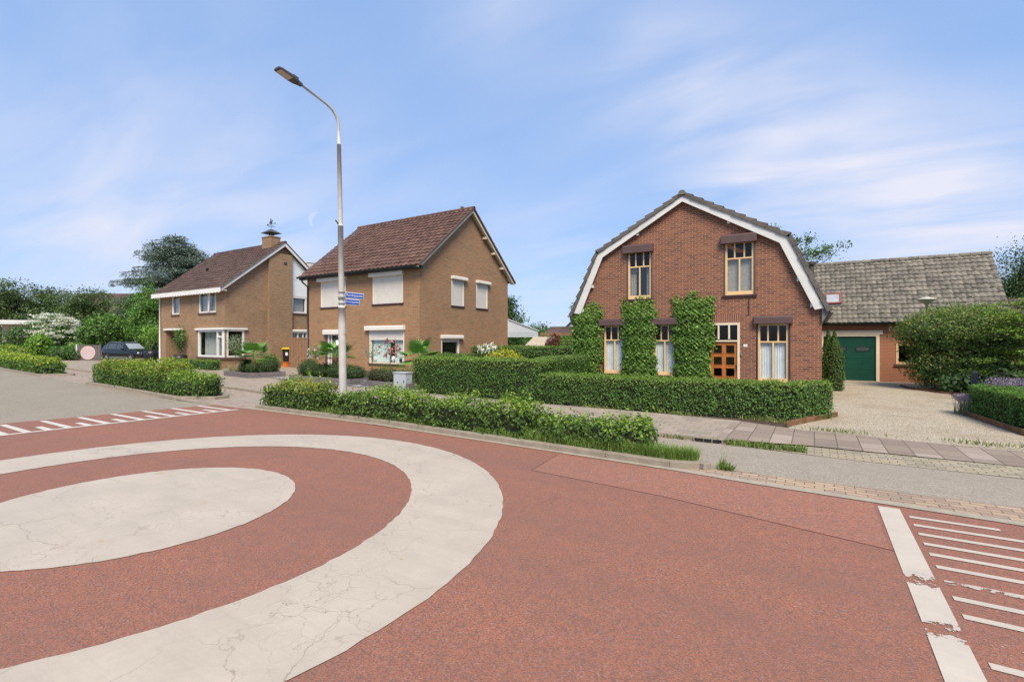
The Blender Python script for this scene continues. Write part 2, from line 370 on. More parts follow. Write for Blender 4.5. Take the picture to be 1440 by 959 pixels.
M['plate_yellow'] = plain('number_plate', (.75, .5, .03), .4, .03, 9)
M['oval_plaque'] = None

# ------------------------------------------------------------------ object helpers
def rootloc(p):
    while p.parent: p = p.parent
    return np.array(p.location)


def thing(name, label, cat, loc=(0, 0, 0), group=None):
    o = bpy.data.objects.new(name, None); C.objects.link(o); o.empty_display_size = .2
    o.location = loc; o['label'] = label; o['category'] = cat
    if group: o['group'] = group
    return o


def tag(o, label, cat, group=None):
    o['label'] = label; o['category'] = cat
    if group: o['group'] = group
    return o


def link_mesh(name, me, parent=None, loc=None):
    o = bpy.data.objects.new(name, me); C.objects.link(o)
    off = rootloc(parent) if parent else np.array(loc if loc is not None else (0, 0, 0), float)
    if parent: o.parent = parent
    else: o.location = off
    if np.any(off != 0):
        n = len(me.vertices); a = np.empty(n * 3, 'f'); me.vertices.foreach_get('co', a)
        a = a.reshape(-1, 3) - off.astype('f'); me.vertices.foreach_set('co', a.ravel())
    me.update()
    return o


class MB:
    def __init__(s): s.v = []; s.f = []; s.mi = []; s.uv = {}
    def add(s, vs, fs, mi=0):
        k = len(s.v); s.v += [tuple(x) for x in vs]
        for f in fs: s.f.append(tuple(i + k for i in f)); s.mi.append(mi)
        return s
    def quad(s, a, b, c, d, mi=0): return s.add((a, b, c, d), ((0, 1, 2, 3),), mi)
    def hexa(s, p, mi=0):       # p: 4 bottom (ccw), 4 top
        return s.add(p, ((3, 2, 1, 0), (4, 5, 6, 7), (0, 1, 5, 4), (1, 2, 6, 5), (2, 3, 7, 6), (3, 0, 4, 7)), mi)
    def box(s, x0, x1, y0, y1, z0, z1, mi=0):
        return s.hexa(((x0, y0, z0), (x1, y0, z0), (x1, y1, z0), (x0, y1, z0), (x0, y0, z1), (x1, y0, z1), (x1, y1, z1), (x0, y1, z1)), mi)
    def obox(s, c, sx, sy, z0, z1, rz=0, mi=0):
        ca, sa = math.cos(rz), math.sin(rz); q = []
        for z in (z0, z1):
            for a, b in ((-sx, -sy), (sx, -sy), (sx, sy), (-sx, sy)):
                q.append((c[0] + a / 2 * ca - b / 2 * sa, c[1] + a / 2 * sa + b / 2 * ca, z))
        return s.hexa(q, mi)
    def prism(s, poly, z0, z1, mi=0):
        n = len(poly); vs = [(x, y, z0) for x, y in poly] + [(x, y, z1) for x, y in poly]
        fs = [tuple(range(n))[::-1], tuple(range(n, 2 * n))] + [(i, (i + 1) % n, n + (i + 1) % n, n + i) for i in range(n)]
        return s.add(vs, fs, mi)
    def ext(s, poly, P, a0, a1, mi=0):     # poly of 2d points; P(p, q, a) -> 3d
        n = len(poly); vs = [P(p, q, a0) for p, q in poly] + [P(p, q, a1) for p, q in poly]
        fs = [tuple(range(n))[::-1], tuple(range(n, 2 * n))] + [(i, (i + 1) % n, n + (i + 1) % n, n + i) for i in range(n)]
        return s.add(vs, fs, mi)
    def tube(s, pts, rads, n=8, mi=0, cap=True):
        pts = [Vector(p) for p in pts]; rads = rads if isinstance(rads, (list, tuple)) else [rads] * len(pts)
        vs = []; up = Vector((0.3, 0.2, 1)).normalized()
        for i, p in enumerate(pts):
            t = (pts[min(i + 1, len(pts) - 1)] - pts[max(i - 1, 0)]).normalized()
            a = t.cross(up)
            if a.length < .05: a = t.cross(Vector((1, 0, 0)))
            a.normalize(); b = t.cross(a)
            for k in range(n):
                w = 2 * math.pi * k / n; vs.append(p + (a * math.cos(w) + b * math.sin(w)) * rads[i])
        fs = []
        for i in range(len(pts) - 1):
            for k in range(n):
                fs.append((i * n + k, i * n + (k + 1) % n, (i + 1) * n + (k + 1) % n, (i + 1) * n + k))
        if cap:
            fs.append(tuple(range(n))); fs.append(tuple(range((len(pts) - 1) * n, len(pts) * n))[::-1])
        return s.add(vs, fs, mi)
    def lathe(s, prof, c, n=16, mi=0):
        vs = []; fs = []
        for r, z in prof:
            for k in range(n):
                w = 2 * math.pi * k / n; vs.append((c[0] + r * math.cos(w), c[1] + r * math.sin(w), c[2] + z))
        for i in range(len(prof) - 1):
            for k in range(n): fs.append((i * n + k, i * n + (k + 1) % n, (i + 1) * n + (k + 1) % n, (i + 1) * n + k))
        fs.append(tuple(range(n))[::-1]); fs.append(tuple(range((len(prof) - 1) * n, len(prof) * n)))
        return s.add(vs, fs, mi)
    def build(s, name, mats, parent=None, loc=None, smooth=False, bevel=0.0, uvs=None):
        me = bpy.data.meshes.new(name); me.from_pydata(s.v, [], s.f); me.update()
        mats = mats if isinstance(mats, (list, tuple)) else [mats]
        for m in mats: me.materials.append(M[m] if isinstance(m, str) else m)
        if len(mats) > 1: me.polygons.foreach_set('material_index', s.mi)
        if smooth: me.polygons.foreach_set('use_smooth', [True] * len(me.polygons))
        lay = me.uv_layers.new(name='UVMap')
        if uvs is None:      # box projection in metres
            nv = len(me.vertices); co = np.empty(nv * 3); me.vertices.foreach_get('co', co); co = co.reshape(-1, 3)
            nl = len(me.loops); vi = np.empty(nl, int); me.loops.foreach_get('vertex_index', vi)
            nf = len(me.polygons); nr = np.empty(nf * 3); me.polygons.foreach_get('normal', nr); nr = np.abs(nr.reshape(-1, 3))
            lt = np.empty(nf, int); me.polygons.foreach_get('loop_total', lt)
            ax = np.repeat(nr.argmax(1), lt); p = co[vi]
            uv = np.where((ax == 0)[:, None], p[:, [1, 2]], np.where((ax == 1)[:, None], p[:, [0, 2]], p[:, [0, 1]]))
        else:
            nl = len(me.loops); vi = np.empty(nl, int); me.loops.foreach_get('vertex_index', vi); uv = np.asarray(uvs)[vi]
        lay.data.foreach_set('uv', np.ascontiguousarray(uv, 'f').ravel())
        o = link_mesh(name, me, parent, loc)
        if bevel:
            b = o.modifiers.new('bevel', 'BEVEL'); b.width = bevel; b.segments = 2; b.limit_method = 'ANGLE'; b.angle_limit = R(35)
        return o


def structure(o):
    o['kind'] = 'structure'; return o


# ------------------------------------------------------------------ foliage helpers
def unit(a): return a / np.maximum(np.linalg.norm(a, axis=-1, keepdims=True), 1e-9)


def pick(cols, n, jit=.16, w=None):
    cols = np.array(cols, float); w = np.array(w, float) / np.sum(w) if w is not None else None
    i = RNG.choice(len(cols), n, p=w); j = RNG.choice(len(cols), n, p=w); t = RNG.random((n, 1)) * .5
    c = cols[i] * (1 - t) + cols[j] * t
    return c * np.exp(RNG.normal(0, jit, (n, 1)))


def leaf_mesh(name, P, N, size, cols, mat, parent=None, loc=None, aspect=.6, tilt=.7, kind=None):
    """one mesh of small folded leaf faces: points P, outward hints N, sizes, colours"""
    n = len(P); size = np.broadcast_to(np.asarray(size, float), (n,)) * RNG.uniform(.65, 1.3, n)
    N = unit(N + RNG.normal(0, tilt, (n, 3)))
    A = unit(np.cross(N, unit(RNG.normal(0, 1, (n, 3))))); B = np.cross(N, A)
    L = size[:, None] * A; W = (size * aspect * .5)[:, None] * B; K = (size * .10)[:, None] * N
    V = np.empty((n, 4, 3)); V[:, 0] = P - L * .5; V[:, 1] = P + W + K; V[:, 2] = P + L * .5; V[:, 3] = P - W + K
    V = V.reshape(-1, 3)
    off = rootloc(parent) if parent else np.array(loc if loc is not None else (0, 0, 0), float)
    V = V - off
    me = bpy.data.meshes.new(name); me.vertices.add(4 * n); me.vertices.foreach_set('co', V.astype('f').ravel())
    me.loops.add(4 * n); me.loops.foreach_set('vertex_index', np.arange(4 * n, dtype='i'))
    me.polygons.add(n); me.polygons.foreach_set('loop_start', np.arange(0, 4 * n, 4, dtype='i'))
    at_ = me.attributes.new('tint', 'FLOAT_COLOR', 'FACE')
    c4 = np.ones((n, 4), 'f'); c4[:, :3] = np.clip(cols, 0, .9); at_.data.foreach_set('color', c4.ravel())
    me.materials.append(M[mat] if isinstance(mat, str) else mat)
    me.update(calc_edges=True)
    o = bpy.data.objects.new(name, me); C.objects.link(o)
    if parent: o.parent = parent
    else: o.location = off
    return o


def lumps(P, amp, wl):
    """smooth pseudo-noise for uneven outlines"""
    k = 2 * math.pi / wl; x, y, z = P[:, 0] * k, P[:, 1] * k, P[:, 2] * k
    return amp * (np.sin(x + 1.3 * np.sin(y * .7)) * np.cos(y * 1.1 + .5) + .6 * np.sin(1.9 * x + 2.1 * z) + .5 * np.cos(2.3 * y - 1.7 * z + .8)) / 1.5


def in_poly(p, poly):
    inside = np.zeros(len(p), bool); n = len(poly)
    for i in range(n):
        x0, y0 = poly[i]; x1, y1 = poly[(i + 1) % n]
        c = ((y0 > p[:, 1]) != (y1 > p[:, 1])) & (p[:, 0] < (x1 - x0) * (p[:, 1] - y0) / (y1 - y0 + 1e-12) + x0)
        inside ^= c
    return inside


def inset(poly, d):
    n = len(poly); out = []
    area = sum(poly[i][0] * poly[(i + 1) % n][1] - poly[(i + 1) % n][0] * poly[i][1] for i in range(n))
    sg = 1 if area > 0 else -1
    for i in range(n):
        p0, p1, p2 = (Vector(poly[i - 1]), Vector(poly[i]), Vector(poly[(i + 1) % n]))
        e1 = (p1 - p0).normalized(); e2 = (p2 - p1).normalized()
        n1 = Vector((-e1.y, e1.x)) * sg; n2 = Vector((-e2.y, e2.x)) * sg
        b = (n1 + n2); b = b / max(.4, b.length_squared) * 2
        out.append((p1.x + b.x * d, p1.y + b.y * d))
    return out


def hedge(name, label, cat, poly, h, leaf, dens, pal, top_pal=None, jag=.03, group=None, z0=0.04, wav=.03, wl=1.1, fall=0.0, young=.35, dip=0.0):
    """clipped hedge over a footprint; young growth on top has its own leaf colour"""
    n = len(poly); area = sum(poly[i][0] * poly[(i + 1) % n][1] - poly[(i + 1) % n][0] * poly[i][1] for i in range(n))
    if area < 0: poly = poly[::-1]; area = -area
    area /= 2
    P = []; N = []
    for i in range(n):
        (x0, y0), (x1, y1) = poly[i], poly[(i + 1) % n]; L = math.hypot(x1 - x0, y1 - y0); k = int(L * h * dens)
        t = RNG.random(k); z = z0 + RNG.random(k) ** .9 * (h - z0)
        P.append(np.c_[x0 + t * (x1 - x0), y0 + t * (y1 - y0), z]); N.append(np.tile(((y1 - y0) / L, -(x1 - x0) / L, 0.15), (k, 1)))
    pa = np.array(poly); k = int(np.ptp(pa, 0).prod() * dens * 1.15)
    q = pa.min(0) + RNG.random((k, 2)) * np.ptp(pa, 0); q = q[in_poly(q, poly)]
    P.append(np.c_[q, np.full(len(q), h)]); N.append(np.tile((0, 0, 1.), (len(q), 1)))
    P = np.concatenate(P); N = np.concatenate(N)
    side = N[:, 2] < .5
    cen = pa.mean(0)
    if fall:      # rounded shoulders
        zt = np.clip((P[:, 2] - (h - fall)) / fall, 0, 1); s_ = np.where(side, 1 - .22 * zt ** 2, 1)
        inn = np.array(inset(poly, .05)); 
        P[:, :2] -= N[:, :2] * (zt ** 2 * fall * .45)[:, None]
    d = lumps(P, wav, wl) + RNG.normal(0, jag, len(P)) - abs(RNG.normal(0, jag, len(P))) * .6
    P = P + N * d[:, None]
    if dip: P[:, 2] *= 1 - dip * np.clip(.5 + .5 * np.sin(P[:, 0] * 3.3 + 1.7 * np.sin(P[:, 0] * 1.1)) + .25 * np.sin(P[:, 1] * 5 + P[:, 0] * 2), 0, 1)
    P[:, 2] = np.maximum(P[:, 2], .02)
    col = pick(pal, len(P)) * np.exp(np.clip(lumps(P, .22, .8), -.35, .35))[:, None]
    if top_pal is not None:
        tp = np.clip((P[:, 2] - h * (1 - young)) / (h * young), 0, 1); m = RNG.random(len(P)) < tp ** 1.3 * .92
        col[m] = pick(top_pal, m.sum())
    o = leaf_mesh(name, P, N + np.array((0, 0, .25)), leaf, col, 'leaf', loc=(cen[0], cen[1], 0), tilt=.55)
    tag(o, label, cat, group)
    ins = inset(poly, max(.06, leaf * 1.1)); mb = MB(); mb.prism(ins, .0, (h - max(.05, leaf)) * (1 - dip * 1.05) - dip * .08); mb.build('twig_shade_core', 'twig_shade', o)  # solid core for the twigs; its dark colour holds the leaf-gap shade
    return o


def blob_pts(c, r, n, lump=.12, wl=1.0, shell=(.80, 1.05), zmin=None):
    D = unit(RNG.normal(0, 1, (n, 3))); f = RNG.uniform(shell[0], shell[1], n)
    Q = D * np.array(r)
    f = f + lumps(Q + np.array(c), lump, wl)
    P = np.array(c) + Q * f[:, None]
    N = unit(D / np.array(r))
    if zmin is not None:
        k = P[:, 2] > zmin; P, N = P[k], N[k]
    return P, N


def blob_core(mb, c, r, f=.72, seg=14, rings=8):
    vs = []; fs = []
    for i in range(rings + 1):
        a = math.pi * i / rings
        for k in range(seg):
            w = 2 * math.pi * k / seg
            vs.append((c[0] + r[0] * f * math.sin(a) * math.cos(w), c[1] + r[1] * f * math.sin(a) * math.sin(w), max(.01, c[2] + r[2] * f * math.cos(a))))
    for i in range(rings):
        for k in range(seg): fs.append((i * seg + k, (i + 1) * seg + k, (i + 1) * seg + (k + 1) % seg, i * seg + (k + 1) % seg))
    mb.add(vs, fs)


def shrub(name, label, cat, blobs, leaf, dens, pal, top_pal=None, group=None, lump=.14, wl=.8, core=.70, parent=None, mat='leaf', aspect=.6, zmin=.02, tip=.5, shell=(.78, 1.06)):
    """shrub of overlapping leafy masses; blobs = [(centre, radii)]"""
    Ps = []; Ns = []
    for c, r in blobs:
        a = 4 * math.pi * ((r[0] * r[1]) ** 1.6 / 3 + (r[0] * r[2]) ** 1.6 / 3 + (r[1] * r[2]) ** 1.6 / 3) ** (1 / 1.6)
        p, nn = blob_pts(c, r, int(a * dens), lump, wl, shell, zmin)
        keep = np.ones(len(p), bool)
        for c2, r2 in blobs:
            if c2 is c: continue
            keep &= (((p - np.array(c2)) / np.array(r2)) ** 2).sum(1) > .55
        Ps.append(p[keep]); Ns.append(nn[keep])
    P = np.concatenate(Ps); N = np.concatenate(Ns)
    col = pick(pal, len(P))
    if top_pal is not None:
        zt = np.clip((N[:, 2] + .1) / .9, 0, 1); m = RNG.random(len(P)) < zt * tip + .06
        col[m] = pick(top_pal, m.sum())
    b0 = np.array(blobs[0][0], float)
    if parent is None:
        o = leaf_mesh(name, P, N, leaf, col, mat, loc=(b0[0], b0[1], 0), aspect=aspect); tag(o, label, cat, group)
    else: o = leaf_mesh(name, P, N, leaf, col, mat, parent=parent, aspect=aspect)
    if core:
        mb = MB()
        for c, r in blobs: blob_core(mb, c, r, core)
        mb.build('twig_shade_core', 'twig_shade', o)  # solid filler blobs, coloured dark as twigs and inner shade
    return o


def tree(label, base, height, crown, leaf, nclump, perclump, pal, clump=.7, trunk_r=.16, flat=.7, cat='tree', name='broadleaf_tree', group=None, top_pal=None, shellb=.5, mat='leaf', bark='bark', lean=(0, 0), aspect=.6):
    """trunk with limbs and a crown of leaf clumps spread through several ellipsoids: crown = [(centre, radii, weight)]"""
    root = thing(name, label, cat, (base[0], base[1], 0), group)
    w = np.array([k[2] for k in crown], float); w /= w.sum()
    cen = []
    for (c, r, _), kk in zip(crown, (w * nclump).astype(int) + 1):
        D = unit(RNG.normal(0, 1, (kk, 3))); f = RNG.random(kk) ** shellb
        cen.append(np.array(c) + D * np.array(r) * f[:, None])
    cen = np.concatenate(cen); K = len(cen)
    sz = clump * RNG.uniform(.6, 1.35, K)
    idx = np.repeat(np.arange(K), perclump)
    off = RNG.normal(0, 1, (len(idx), 3)) * np.array((.55, .55, .55 * flat))
    P = cen[idx] + off * sz[idx][:, None]
    P = P[P[:, 2] > .3]; idx = idx[:len(P)]
    cc = np.average([k[0] for k in crown], axis=0, weights=w)
    N = unit(unit(P - cc) + np.array((0, 0, .6)))
    cb = np.exp(RNG.normal(0, .16, K))[idx][:, None]
    col = pick(pal, len(P), .13) * cb
    if top_pal is not None:
        m = RNG.random(len(P)) < np.clip(off[:len(P), 2] * .35 + .18, 0, .8); col[m] = pick(top_pal, m.sum())
    leaf_mesh('crown', P, N, leaf, col, mat, parent=root, tilt=.75, aspect=aspect)
    mb = MB(); b = Vector((base[0], base[1], 0)); top = Vector((base[0] + lean[0], base[1] + lean[1], height * .78))
    pts = [b + (top - b) * t + Vector((math.sin(t * 5 + base[0]) * .12, math.cos(t * 4) * .1, 0)) * t * height * .12 for t in (0, .12, .3, .5, .7, 1)]
    mb.tube(pts, [trunk_r * k for k in (1.25, 1, .85, .65, .45, .15)], 8)
    order = RNG.permutation(K)[:min(K, 26)]
    for i in order:
        e = Vector(cen[i]); t = min(.95, max(.22, (e.z / height) * .62)); s = b + (top - b) * t
        mid = s.lerp(e, .55) + Vector((0, 0, .12 * (e - s).length))
        mb.tube([s, mid, e], [trunk_r * .38, trunk_r * .22, trunk_r * .06], 5, cap=False)
    mb.build('trunk', bark, root, smooth=True)
    return root


def grass(name, pts, h, cols, w=.012, bend=.35, label=None, cat=None, kind='stuff', parent=None, loc=None, mat='leaf'):
    """tufts of bent blades"""
    P = np.asarray(pts, float); n = len(P)
    H = h * RNG.uniform(.5, 1.25, n); a = RNG.random(n) * 2 * math.pi; d = np.c_[np.cos(a), np.sin(a), np.zeros(n)]
    s = np.c_[-np.sin(a), np.cos(a), np.zeros(n)] * w * .5; b = bend * H * RNG.uniform(.3, 1.5, n)
    V = np.empty((n, 6, 3)); up = np.array((0, 0, 1.))
    V[:, 0] = P - s; V[:, 1] = P + s; m = P + d * (b * .35)[:, None] + up * (H * .6)[:, None]
    V[:, 2] = m + s * .8; V[:, 3] = m - s * .8; t = P + d * b[:, None] + up * H[:, None]; V[:, 4] = t + s * .15; V[:, 5] = t - s * .15
    off = rootloc(parent) if parent else np.array(loc if loc is not None else (0, 0, 0), float)
    V = (V - off).reshape(-1, 3); me = bpy.data.meshes.new(name)
    me.vertices.add(6 * n); me.vertices.foreach_set('co', V.astype('f').ravel())
    li = (np.arange(n)[:, None] * 6 + np.array((0, 1, 2, 3, 3, 2, 4, 5))).ravel().astype('i')
    me.loops.add(8 * n); me.loops.foreach_set('vertex_index', li); me.polygons.add(2 * n)
    me.polygons.foreach_set('loop_start', np.arange(0, 8 * n, 4, dtype='i'))
    at_ = me.attributes.new('tint', 'FLOAT_COLOR', 'FACE'); c4 = np.ones((2 * n, 4), 'f'); c4[:, :3] = np.repeat(np.clip(pick(cols, n), 0, .8), 2, 0)
    at_.data.foreach_set('color', c4.ravel()); me.materials.append(M[mat]); me.update(calc_edges=True)
    o = bpy.data.objects.new(name, me); C.objects.link(o)
    if parent: o.parent = parent
    else: o.location = off
    if kind and not parent: o['kind'] = kind
    if label: o['label'] = label; o['category'] = cat
    return o


G_DARK = [(0.052, 0.109, 0.026), (0.073, 0.146, 0.036), (0.041, 0.085, 0.024), (0.095, 0.175, 0.044)]
G_MID = [(0.080, 0.175, 0.036), (0.118, 0.234, 0.052), (0.059, 0.132, 0.029), (0.146, 0.264, 0.066)]
G_BOX = [(0.066, 0.154, 0.026), (0.095, 0.205, 0.038), (0.052, 0.118, 0.022), (0.132, 0.248, 0.059)]
G_YOUNG = [(0.293, 0.439, 0.052), (0.395, 0.527, 0.066), (0.220, 0.380, 0.044), (0.484, 0.557, 0.088)]
G_LIME = [(0.191, 0.380, 0.044), (0.264, 0.439, 0.052), (0.146, 0.322, 0.041)]
G_CONIF = [(0.037, 0.079, 0.037), (0.049, 0.098, 0.043), (0.061, 0.110, 0.055)]
G_BLUE = [(0.104, 0.140, 0.122), (0.146, 0.189, 0.165), (0.073, 0.104, 0.085), (0.195, 0.244, 0.220)]
G_SILVER = [(0.244, 0.317, 0.195), (0.317, 0.378, 0.256), (0.171, 0.244, 0.122)]
WHITE_P = [(.70, .70, .62), (.62, .62, .52), (.78, .78, .74)]


# ------------------------------------------------------------------ building helpers
def PF(t): return lambda a, z, o: (a, t - o, z)           # wall facing the street (-y): a = x
def PR(x): return lambda a, z, o: (x + o, a, z)           # wall facing +x: a = y
def PB(t): return lambda a, z, o: (a, t + o, z)           # wall facing +y
def PL(x): return lambda a, z, o: (x - o, a, z)           # wall facing -x


def pbox(mb, P, a0, a1, z0, z1, o0, o1, mi=0):
    q = [P(a0, z0, o0), P(a1, z0, o0), P(a1, z0, o1), P(a0, z0, o1), P(a0, z1, o0), P(a1, z1, o0), P(a1, z1, o1), P(a0, z1, o1)]
    return mb.hexa(q, mi)


def wall(mb, P, prof, z0, opens, depth=.12, mi=0, back=True):
    """wall with a top profile [(a, z)...] and rectangular openings [(a0, a1, z0, z1)], reveals included"""
    xs = sorted(set([p[0] for p in prof] + [o[0] for o in opens] + [o[1] for o in opens]))
    xs = [x for x in xs if prof[0][0] - 1e-6 <= x <= prof[-1][0] + 1e-6]
    def top(x): return float(np.interp(x, [p[0] for p in prof], [p[1] for p in prof]))
    for xa, xb in zip(xs[:-1], xs[1:]):
        if xb - xa < 1e-5: continue
        seg = sorted((o[2], o[3]) for o in opens if o[0] <= xa + 1e-6 and o[1] >= xb - 1e-6); z = z0
        for a, b in seg:
            if a > z + 1e-4: mb.quad(P(xa, z, 0), P(xb, z, 0), P(xb, a, 0), P(xa, a, 0), mi)
            z = b
        mb.quad(P(xa, z, 0), P(xb, z, 0), P(xb, top(xb), 0), P(xa, top(xa), 0), mi)
    for a0, a1, b0, b1 in opens:
        d = -depth
        mb.quad(P(a0, b0, 0), P(a0, b1, 0), P(a0, b1, d), P(a0, b0, d), mi); mb.quad(P(a1, b0, 0), P(a1, b0, d), P(a1, b1, d), P(a1, b1, 0), mi)
        mb.quad(P(a0, b1, 0), P(a1, b1, 0), P(a1, b1, d), P(a0, b1, d), mi); mb.quad(P(a0, b0, 0), P(a0, b0, d), P(a1, b0, d), P(a1, b0, 0), mi)
    return mb


def frame_mb(P, a0, a1, z0, z1, w, o0, o1, bars_v=(), bars_h=(), bw=None):
    mb = MB(); bw = bw or w * .7
    pbox(mb, P, a0, a1, z0, z0 + w, o0, o1); pbox(mb, P, a0, a1, z1 - w, z1, o0, o1)
    pbox(mb, P, a0, a0 + w, z0 + w, z1 - w, o0, o1); pbox(mb, P, a1 - w, a1, z0 + w, z1 - w, o0, o1)
    for (x, b0, b1) in bars_v: pbox(mb, P, x - bw / 2, x + bw / 2, b0, b1, o0 + .004, o1 - .004)
    for (z, b0, b1) in bars_h: pbox(mb, P, b0, b1, z - bw / 2, z + bw / 2, o0 + .002, o1 - .002)
    return mb


def pane(parent, P, a0, a1, z0, z1, o, mat='glass', name='pane'):
    mb = MB(); pbox(mb, P, a0, a1, z0, z1, o - .006, o); return mb.build(name, mat, parent)


def curtain(parent, P, a0, a1, z0, z1, o, mat='curtain', folds=14, amp=.025):
    n = max(8, int(folds * 8)); mb = MB(); vs = []
    for i in range(n + 1):
        t = i / n; a = a0 + (a1 - a0) * t; d = amp * math.sin(t * folds * 2 * math.pi + .6 * math.sin(t * 9)) * (.6 + .4 * math.sin(t * 23))
        vs += [P(a, z0, o + d), P(a, z1, o + d * .6)]
    mb.add(vs, [(2 * i, 2 * i + 2, 2 * i + 3, 2 * i + 1) for i in range(n)])
    return mb.build('curtain', mat, parent, smooth=True)


def roller_box(parent, P, a0, a1, z0, z1, depth=.16, mat='shutter', name='shutter_box'):
    mb = MB(); r = min(.05, (z1 - z0) * .35)
    prof = [(0.002, z0), (depth, z0), (depth, z1 - r), (depth - r * .3, z1 - r * .3), (depth - r, z1), (0.002, z1)]
    mb.ext(prof, lambda o, z, a: P(a, z, o), a0, a1); return mb.build(name, mat, parent, bevel=.008)


def tile_slope(parent, e0, udir, L, vdir, Mlen, nrm, tw, th, mat, name='roof', amp=.022, lift=.03, jit=.004):
    """real overlapping pantiles: e0 = eave corner, udir along the eave, vdir up the slope"""
    e0, u, v, nn = Vector(e0), Vector(udir).normalized(), Vector(vdir).normalized(), Vector(nrm).normalized()
    nc = max(1, round(L / tw)); nr = max(1, round(Mlen / th)); tw = L / nc; th = Mlen / nr; S = 6
    vs = []; fs = []; uv = []
    prof = [amp * (.5 - .5 * math.cos(2 * math.pi * (k / S))) ** .8 for k in range(S)]
    for r in range(nr):
        k0 = len(vs)
        for c in range(nc * S + 1):
            h = prof[c % S]; jt = ((math.sin((c // S) * 12.9898 + r * 78.233) * 43758.5) % 1 - .5) * jit * 2
            p = e0 + u * (c * tw / S)
            b = p + v * (r * th); t = p + v * ((r + 1) * th)
            vs += [b + nn * (h + lift + jt - .03), b + nn * (h + lift + jt), t + nn * (h + .002 + jt)]
            cu = min(c / S, nc - .001)
            uv += [(cu, r + .02), (cu, r + .05), (cu, r + .98)]
        for c in range(nc * S):
            i = k0 + c * 3; fs += [(i, i + 3, i + 4, i + 1), (i + 1, i + 4, i + 5, i + 2)]
    mb = MB(); mb.add(vs, fs); return mb.build(name, mat, parent, uvs=uv)


def ridge_caps(parent, p0, p1, r, step, mat, name='ridge_tiles'):
    p0, p1 = Vector(p0), Vector(p1); L = (p1 - p0).length; n = max(1, round(L / step)); d = (p1 - p0) / n; mb = MB()
    side = d.normalized().cross(Vector((0, 0, 1))); vs = []; fs = []; uv = []
    for i in range(n):
        a = p0 + d * i; b = a + d * 1.04; k = len(vs)
        for q, rr in ((a, r * 1.08), (b, r * .95)):
            for j in range(7):
                w = math.pi * (j / 6) ; w = -.25 + (math.pi + .5) * j / 6
                vs.append(q + side * (math.cos(w) * rr) + Vector((0, 0, math.sin(w) * rr))); uv.append((i + .5, 100.5))
        for j in range(6): fs.append((k + j, k + j + 1, k + 7 + j + 1, k + 7 + j))
        fs.append(tuple(range(k, k + 7)))
    mb.add(vs, fs); return mb.build(name, mat, parent, uvs=uv, smooth=False)


def gutter(parent, p0, p1, r, mat, name='gutter'):
    p0, p1 = Vector(p0), Vector(p1); d = (p1 - p0).normalized(); s = d.cross(Vector((0, 0, 1))); mb = MB(); vs = []; fs = []
    for q in (p0, p1):
        for rr in (r, r * .88):
            for j in range(9):
                w = math.pi + math.pi * j / 8; vs.append(q + s * math.cos(w) * rr + Vector((0, 0, math.sin(w) * rr)))
    for j in range(8):
        fs.append((j, j + 1, 18 + j + 1, 18 + j)); fs.append((9 + j + 1, 9 + j, 27 + j, 27 + j + 1)); fs.append((j, 9 + j, 9 + j + 1, j + 1)); fs.append((18 + j, 18 + j + 1, 27 + j + 1, 27 + j))
    fs.append((0, 18, 27, 9)); fs.append((8, 17, 35, 26))
    mb.add(vs, fs); return mb.build(name, mat, parent)


def text_mesh(name, body, size, mat, parent, origin, xdir, zdir, align='CENTER'):
    cu = bpy.data.curves.new('txt', 'FONT'); cu.body = body; cu.size = size; cu.align_x = align; cu.align_y = 'CENTER'; cu.extrude = .0015; cu.resolution_u = 3
    tmp = bpy.data.objects.new('txt', cu); C.objects.link(tmp)
    bpy.context.view_layer.update()
    me = bpy.data.meshes.new_from_object(tmp.evaluated_get(bpy.context.evaluated_depsgraph_get())); bpy.data.objects.remove(tmp); bpy.data.curves.remove(cu)
    x, z = Vector(xdir).normalized(), Vector(zdir).normalized(); y = x.cross(z)
    for vtx in me.vertices: vtx.co = Vector(origin) + x * vtx.co.x + z * vtx.co.y + y * vtx.co.z
    me.name = name; me.materials.clear(); me.materials.append(M[mat]); return link_mesh(name, me, parent)

# ------------------------------------------------------------------ ground, roads, markings
def sheet(name, poly, z, mat):
    mb = MB(); mb.add([(x, y, z) for x, y in poly], [tuple(range(len(poly)))]); return structure(mb.build(name, mat))


def band(name, lower, upper, z, mat):      # strip between two polylines of equal length
    mb = MB(); n = len(lower); mb.add([(x, y, z) for x, y in lower] + [(x, y, z) for x, y in upper], [(i, i + 1, n + i + 1, n + i) for i in range(n - 1)])
    return structure(mb.build(name, mat))


mb = MB(); mb.add([(-2500, -2500, -.02), (2500, -2500, -.02), (2500, 2500, -.02), (-2500, 2500, -.02)], [(0, 1, 2, 3)])
structure(mb.build('ground', 'grass_ground'))

EDGE = [(-90, 15.5), (-60, 11.4), (-43, 9.30), (-34, 8.62), (-26, 8.06), (-20, 7.62), (-16.7, 7.34), (-13, 7.40), (-11.4, 7.42), (-8, 7.42), (-4.7, 7.20), (-1.73, 6.99), (-.6, 6.84), (.6, 6.76), (1.9, 6.65), (8, 6.2), (30, 4.5)]   # road edge
KERB = [(-90, 18.2), (-60, 14.2), (-41, 11.75), (-36, 11.3), (-26, 10.6), (-18.2, 10.06), (-15, 9.62), (-9, 9.42), (-4, 9.3), (-1.5, 9.27), (-.5, 9.24)]   # pavement kerb
BACK = [(-90, 22), (-60, 18), (-41, 16.6), (-36, 16.4), (-26, 14.2), (-18.2, 13.15), (-15, 12.75), (-9, 12.15), (-4, 12.0), (-1.5, 11.75), (-.5, 11.5)]   # back of pavement


def ey(line, x): return float(np.interp(x, [p[0] for p in line], [p[1] for p in line]))


